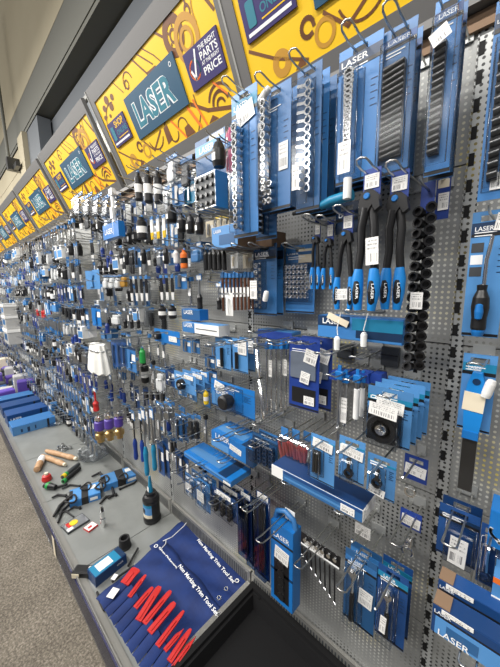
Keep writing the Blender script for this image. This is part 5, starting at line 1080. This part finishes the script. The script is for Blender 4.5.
lying_stick('hand_tool', 'second dark handled pliers touching the grey and yellow pair', 'pliers', (63, 484), (80, 470), [(0, 0), (.011, .02), (.015, .5), (.013, 1), (0, 1)], 'black', parts=(('green_band', .0165, .02, .14, 'green'),))
a_ = HZ(47, 480, SZ); t = thing('red_cap', 'red plastic cap lying by the wooden handles', 'cap', (a_.x, a_.y, SZ)); part(t, 'cap_body', MB().lathe([(0, 0), (.03, 0), (.032, .01), (.026, .036), (.012, .042), (0, .042)], (0, 0, 0), 'z', 14), 'red'); part(t, 'cap_nib', MB().cyl(.012, .04, .056, (0, 0, 0), 'z', 10), 'cream')
a_ = HZ(50, 489, SZ); t = thing('rubber_grip', 'black and green rubber grip near the red cap', 'grip', (a_.x, a_.y, SZ), (0, 0, R(30))); part(t, 'grip_body', MB().lathe([(0, -.04), (.018, -.04), (.022, 0), (.016, .05), (0, .05)], (0, 0, .022), 'x', 12), 'black'); part(t, 'green_edge', MB().lathe([(.0215, -.02), (.024, -.01), (.0225, 0)], (0, 0, .022), 'x', 12), 'green')
for k, (px, py) in enumerate(((59, 450), (63, 447), (66, 450), (70, 449), (64, 451))):
    a_ = HZ(px, py, SZ); t = thing('steel_nut', 'steel pipe fitting in the small pile behind the wooden handles, %s from left' % ordn[[0, 1, 3, 4, 2][k]], 'fitting', (a_.x, a_.y, SZ), (0, 0, k)); part(t, 'hex', MB().cyl(.017, 0, .018, (0, 0, 0), 'z', 6), 'steel'); part(t, 'spigot', MB().cyl(.010, .018, .034, (0, 0, 0), 'z', 10), 'chrome')
# crumpled clear bag
def crumple(label, px, py, s, seed):
    rn = random.Random(seed); bm = bmesh.new(); bmesh.ops.create_icosphere(bm, subdivisions=3, radius=1)
    for v in bm.verts: k = .7 + .45 * rn.random(); v.co = Vector((v.co.x * s[0] * k, v.co.y * s[1] * k, (v.co.z * .5 + .5) * s[2] * k + .001))
    me = bpy.data.meshes.new('bag_film'); bm.to_mesh(me); bm.free(); me.materials.append(MAT['film'])
    a_ = HZ(px, py, SZ); t = thing('plastic_bag', label, 'bag', (a_.x, a_.y, SZ)); part(t, 'bag_film', me, None); return t
crumple('crumpled clear plastic bag on the base shelf below the brass valves', 94, 457, (.13, .11, .07), 4)
crumple('thin clear plastic wrapper lying near the stacked blue boxes', 60, 424, (.05, .12, .03), 9)
# small carded items on the shelf
t, L = lying_box('carded_item', 'flat yellow and grey packet lying by the blue strap boxes', 'packet', (68, 535), (90, 521), .09, .010, 'dark_grey', 'steel'); part(t, 'yellow_print', MB().cyl(.022, .011, .013, (L * .45, .052, 0), 'z', 14), 'yellow_plastic'); part(t, 'red_print', MB().box(L * .15, L * .3, .03, .075, .011, .0125), 'red'); part(t, 'white_print', MB().box(L * .04, L * .3, .008, .03, .011, .0122), 'white')
t, L = lying_box('carded_item', 'small red and white packet beside the yellow and grey packet', 'packet', (89, 533), (98, 526), .05, .010, 'red', 'white'); part(t, 'red_print', MB().box(L * .2, L * .6, .015, .03, .011, .012), 'red')
p = HZ(103.5, 526, SZ); t = thing('socket_adapter', 'chrome socket adapter standing on the shelf between packets and bottle', 'socket', (p.x, p.y, SZ))
part(t, 'barrel', MB().lathe([(0, 0), (.013, 0), (.014, .004), (.014, .05), (.011, .055), (.011, .095), (0, .095)], (0, 0, 0), 'z', 14), 'chrome'); part(t, 'drive_square', MB().box(-.007, .007, -.007, .007, .095, .118), 'gunmetal')
# stacked long blue boxes further along
XB = -3.36
for k, (x, hg, mt_, top, z_) in enumerate(((XB, .085, 'sky_blue', 'blue', 0), (XB - .27, .115, 'deep_blue', 'deep_blue', 0), (XB - .58, .11, 'deep_blue', 'deep_blue', 0), (XB - .90, .10, 'deep_blue', 'blue', 0))):
    t = thing('long_box', 'long blue box lying across the base shelf, %s of the group of four' % ('nearest', 'second', 'third', 'furthest')[k], 'box', (x, -.33, SZ))
    wx = .20
    part(t, 'box_body', MB().box(-wx, 0, -.17, .17, 0, hg), 'blue' if k == 0 else 'deep_blue'); part(t, 'side_print', MB().box(0, .001, -.165, .10, .004, hg - .004), mt_); part(t, 'end_band', MB().box(0, .0015, .10, .118, 0, hg), 'black')
    part(t, 'top_panel', MB().box(-wx + .005, -.005, -.165, .165, hg, hg + .001), top)
    if k == 0:
        part(t, 'printed_panel', MB().box(.001, .002, -.11, -.095, .02, .05), 'navy'); part(t, 'printed_panel', MB().box(.001, .002, -.06, -.04, .01, .055), 'navy'); part(t, 'printed_panel', MB().box(.001, .002, .0, .01, .02, .055), 'navy')
    if k == 1:
        o = lettering(t, 'LASER', 0, hg * .55, 0, wd=.09); o.location = (.003, -.1, hg * .5); o.rotation_euler = (0, 0, R(90))
# far clutter on the shelf
for k in range(14):
    x = -4.65 - .19 * k; cols = ('purple', 'print_grey', 'deep_blue', 'cream', 'royal', 'dark_grey')[(k + 2 * (k // 3)) % 6]
    for q in range(2):
        hg = rnd.uniform(.08, .24); y = -.40 + .22 * q + rnd.uniform(-.03, .03)
        t = thing('shelf_packet', '%s packet heaped at the far end of the base shelf' % {'purple': 'purple', 'print_grey': 'pale grey', 'deep_blue': 'dark blue', 'cream': 'cream', 'royal': 'royal blue', 'dark_grey': 'dark grey'}[cols], 'packet', (x, y, SZ), (0, 0, rnd.uniform(-.5, .5)), '%s packets at the far end of the shelf' % cols.replace('_', ' ').replace('print', 'pale'))
        part(t, 'packet_body', MB().rbox(-.07, .07, -.09, .09, 0, hg, .02), cols); part(t, 'packet_print', MB().box(-.05, .05, -.0915, -.089, hg * .3, hg * .7), 'white' if k % 3 else 'blue')
print('OBJ', len(bpy.data.objects), 'HOOKS', NH[0], 'FAR', NF, far_hooks)
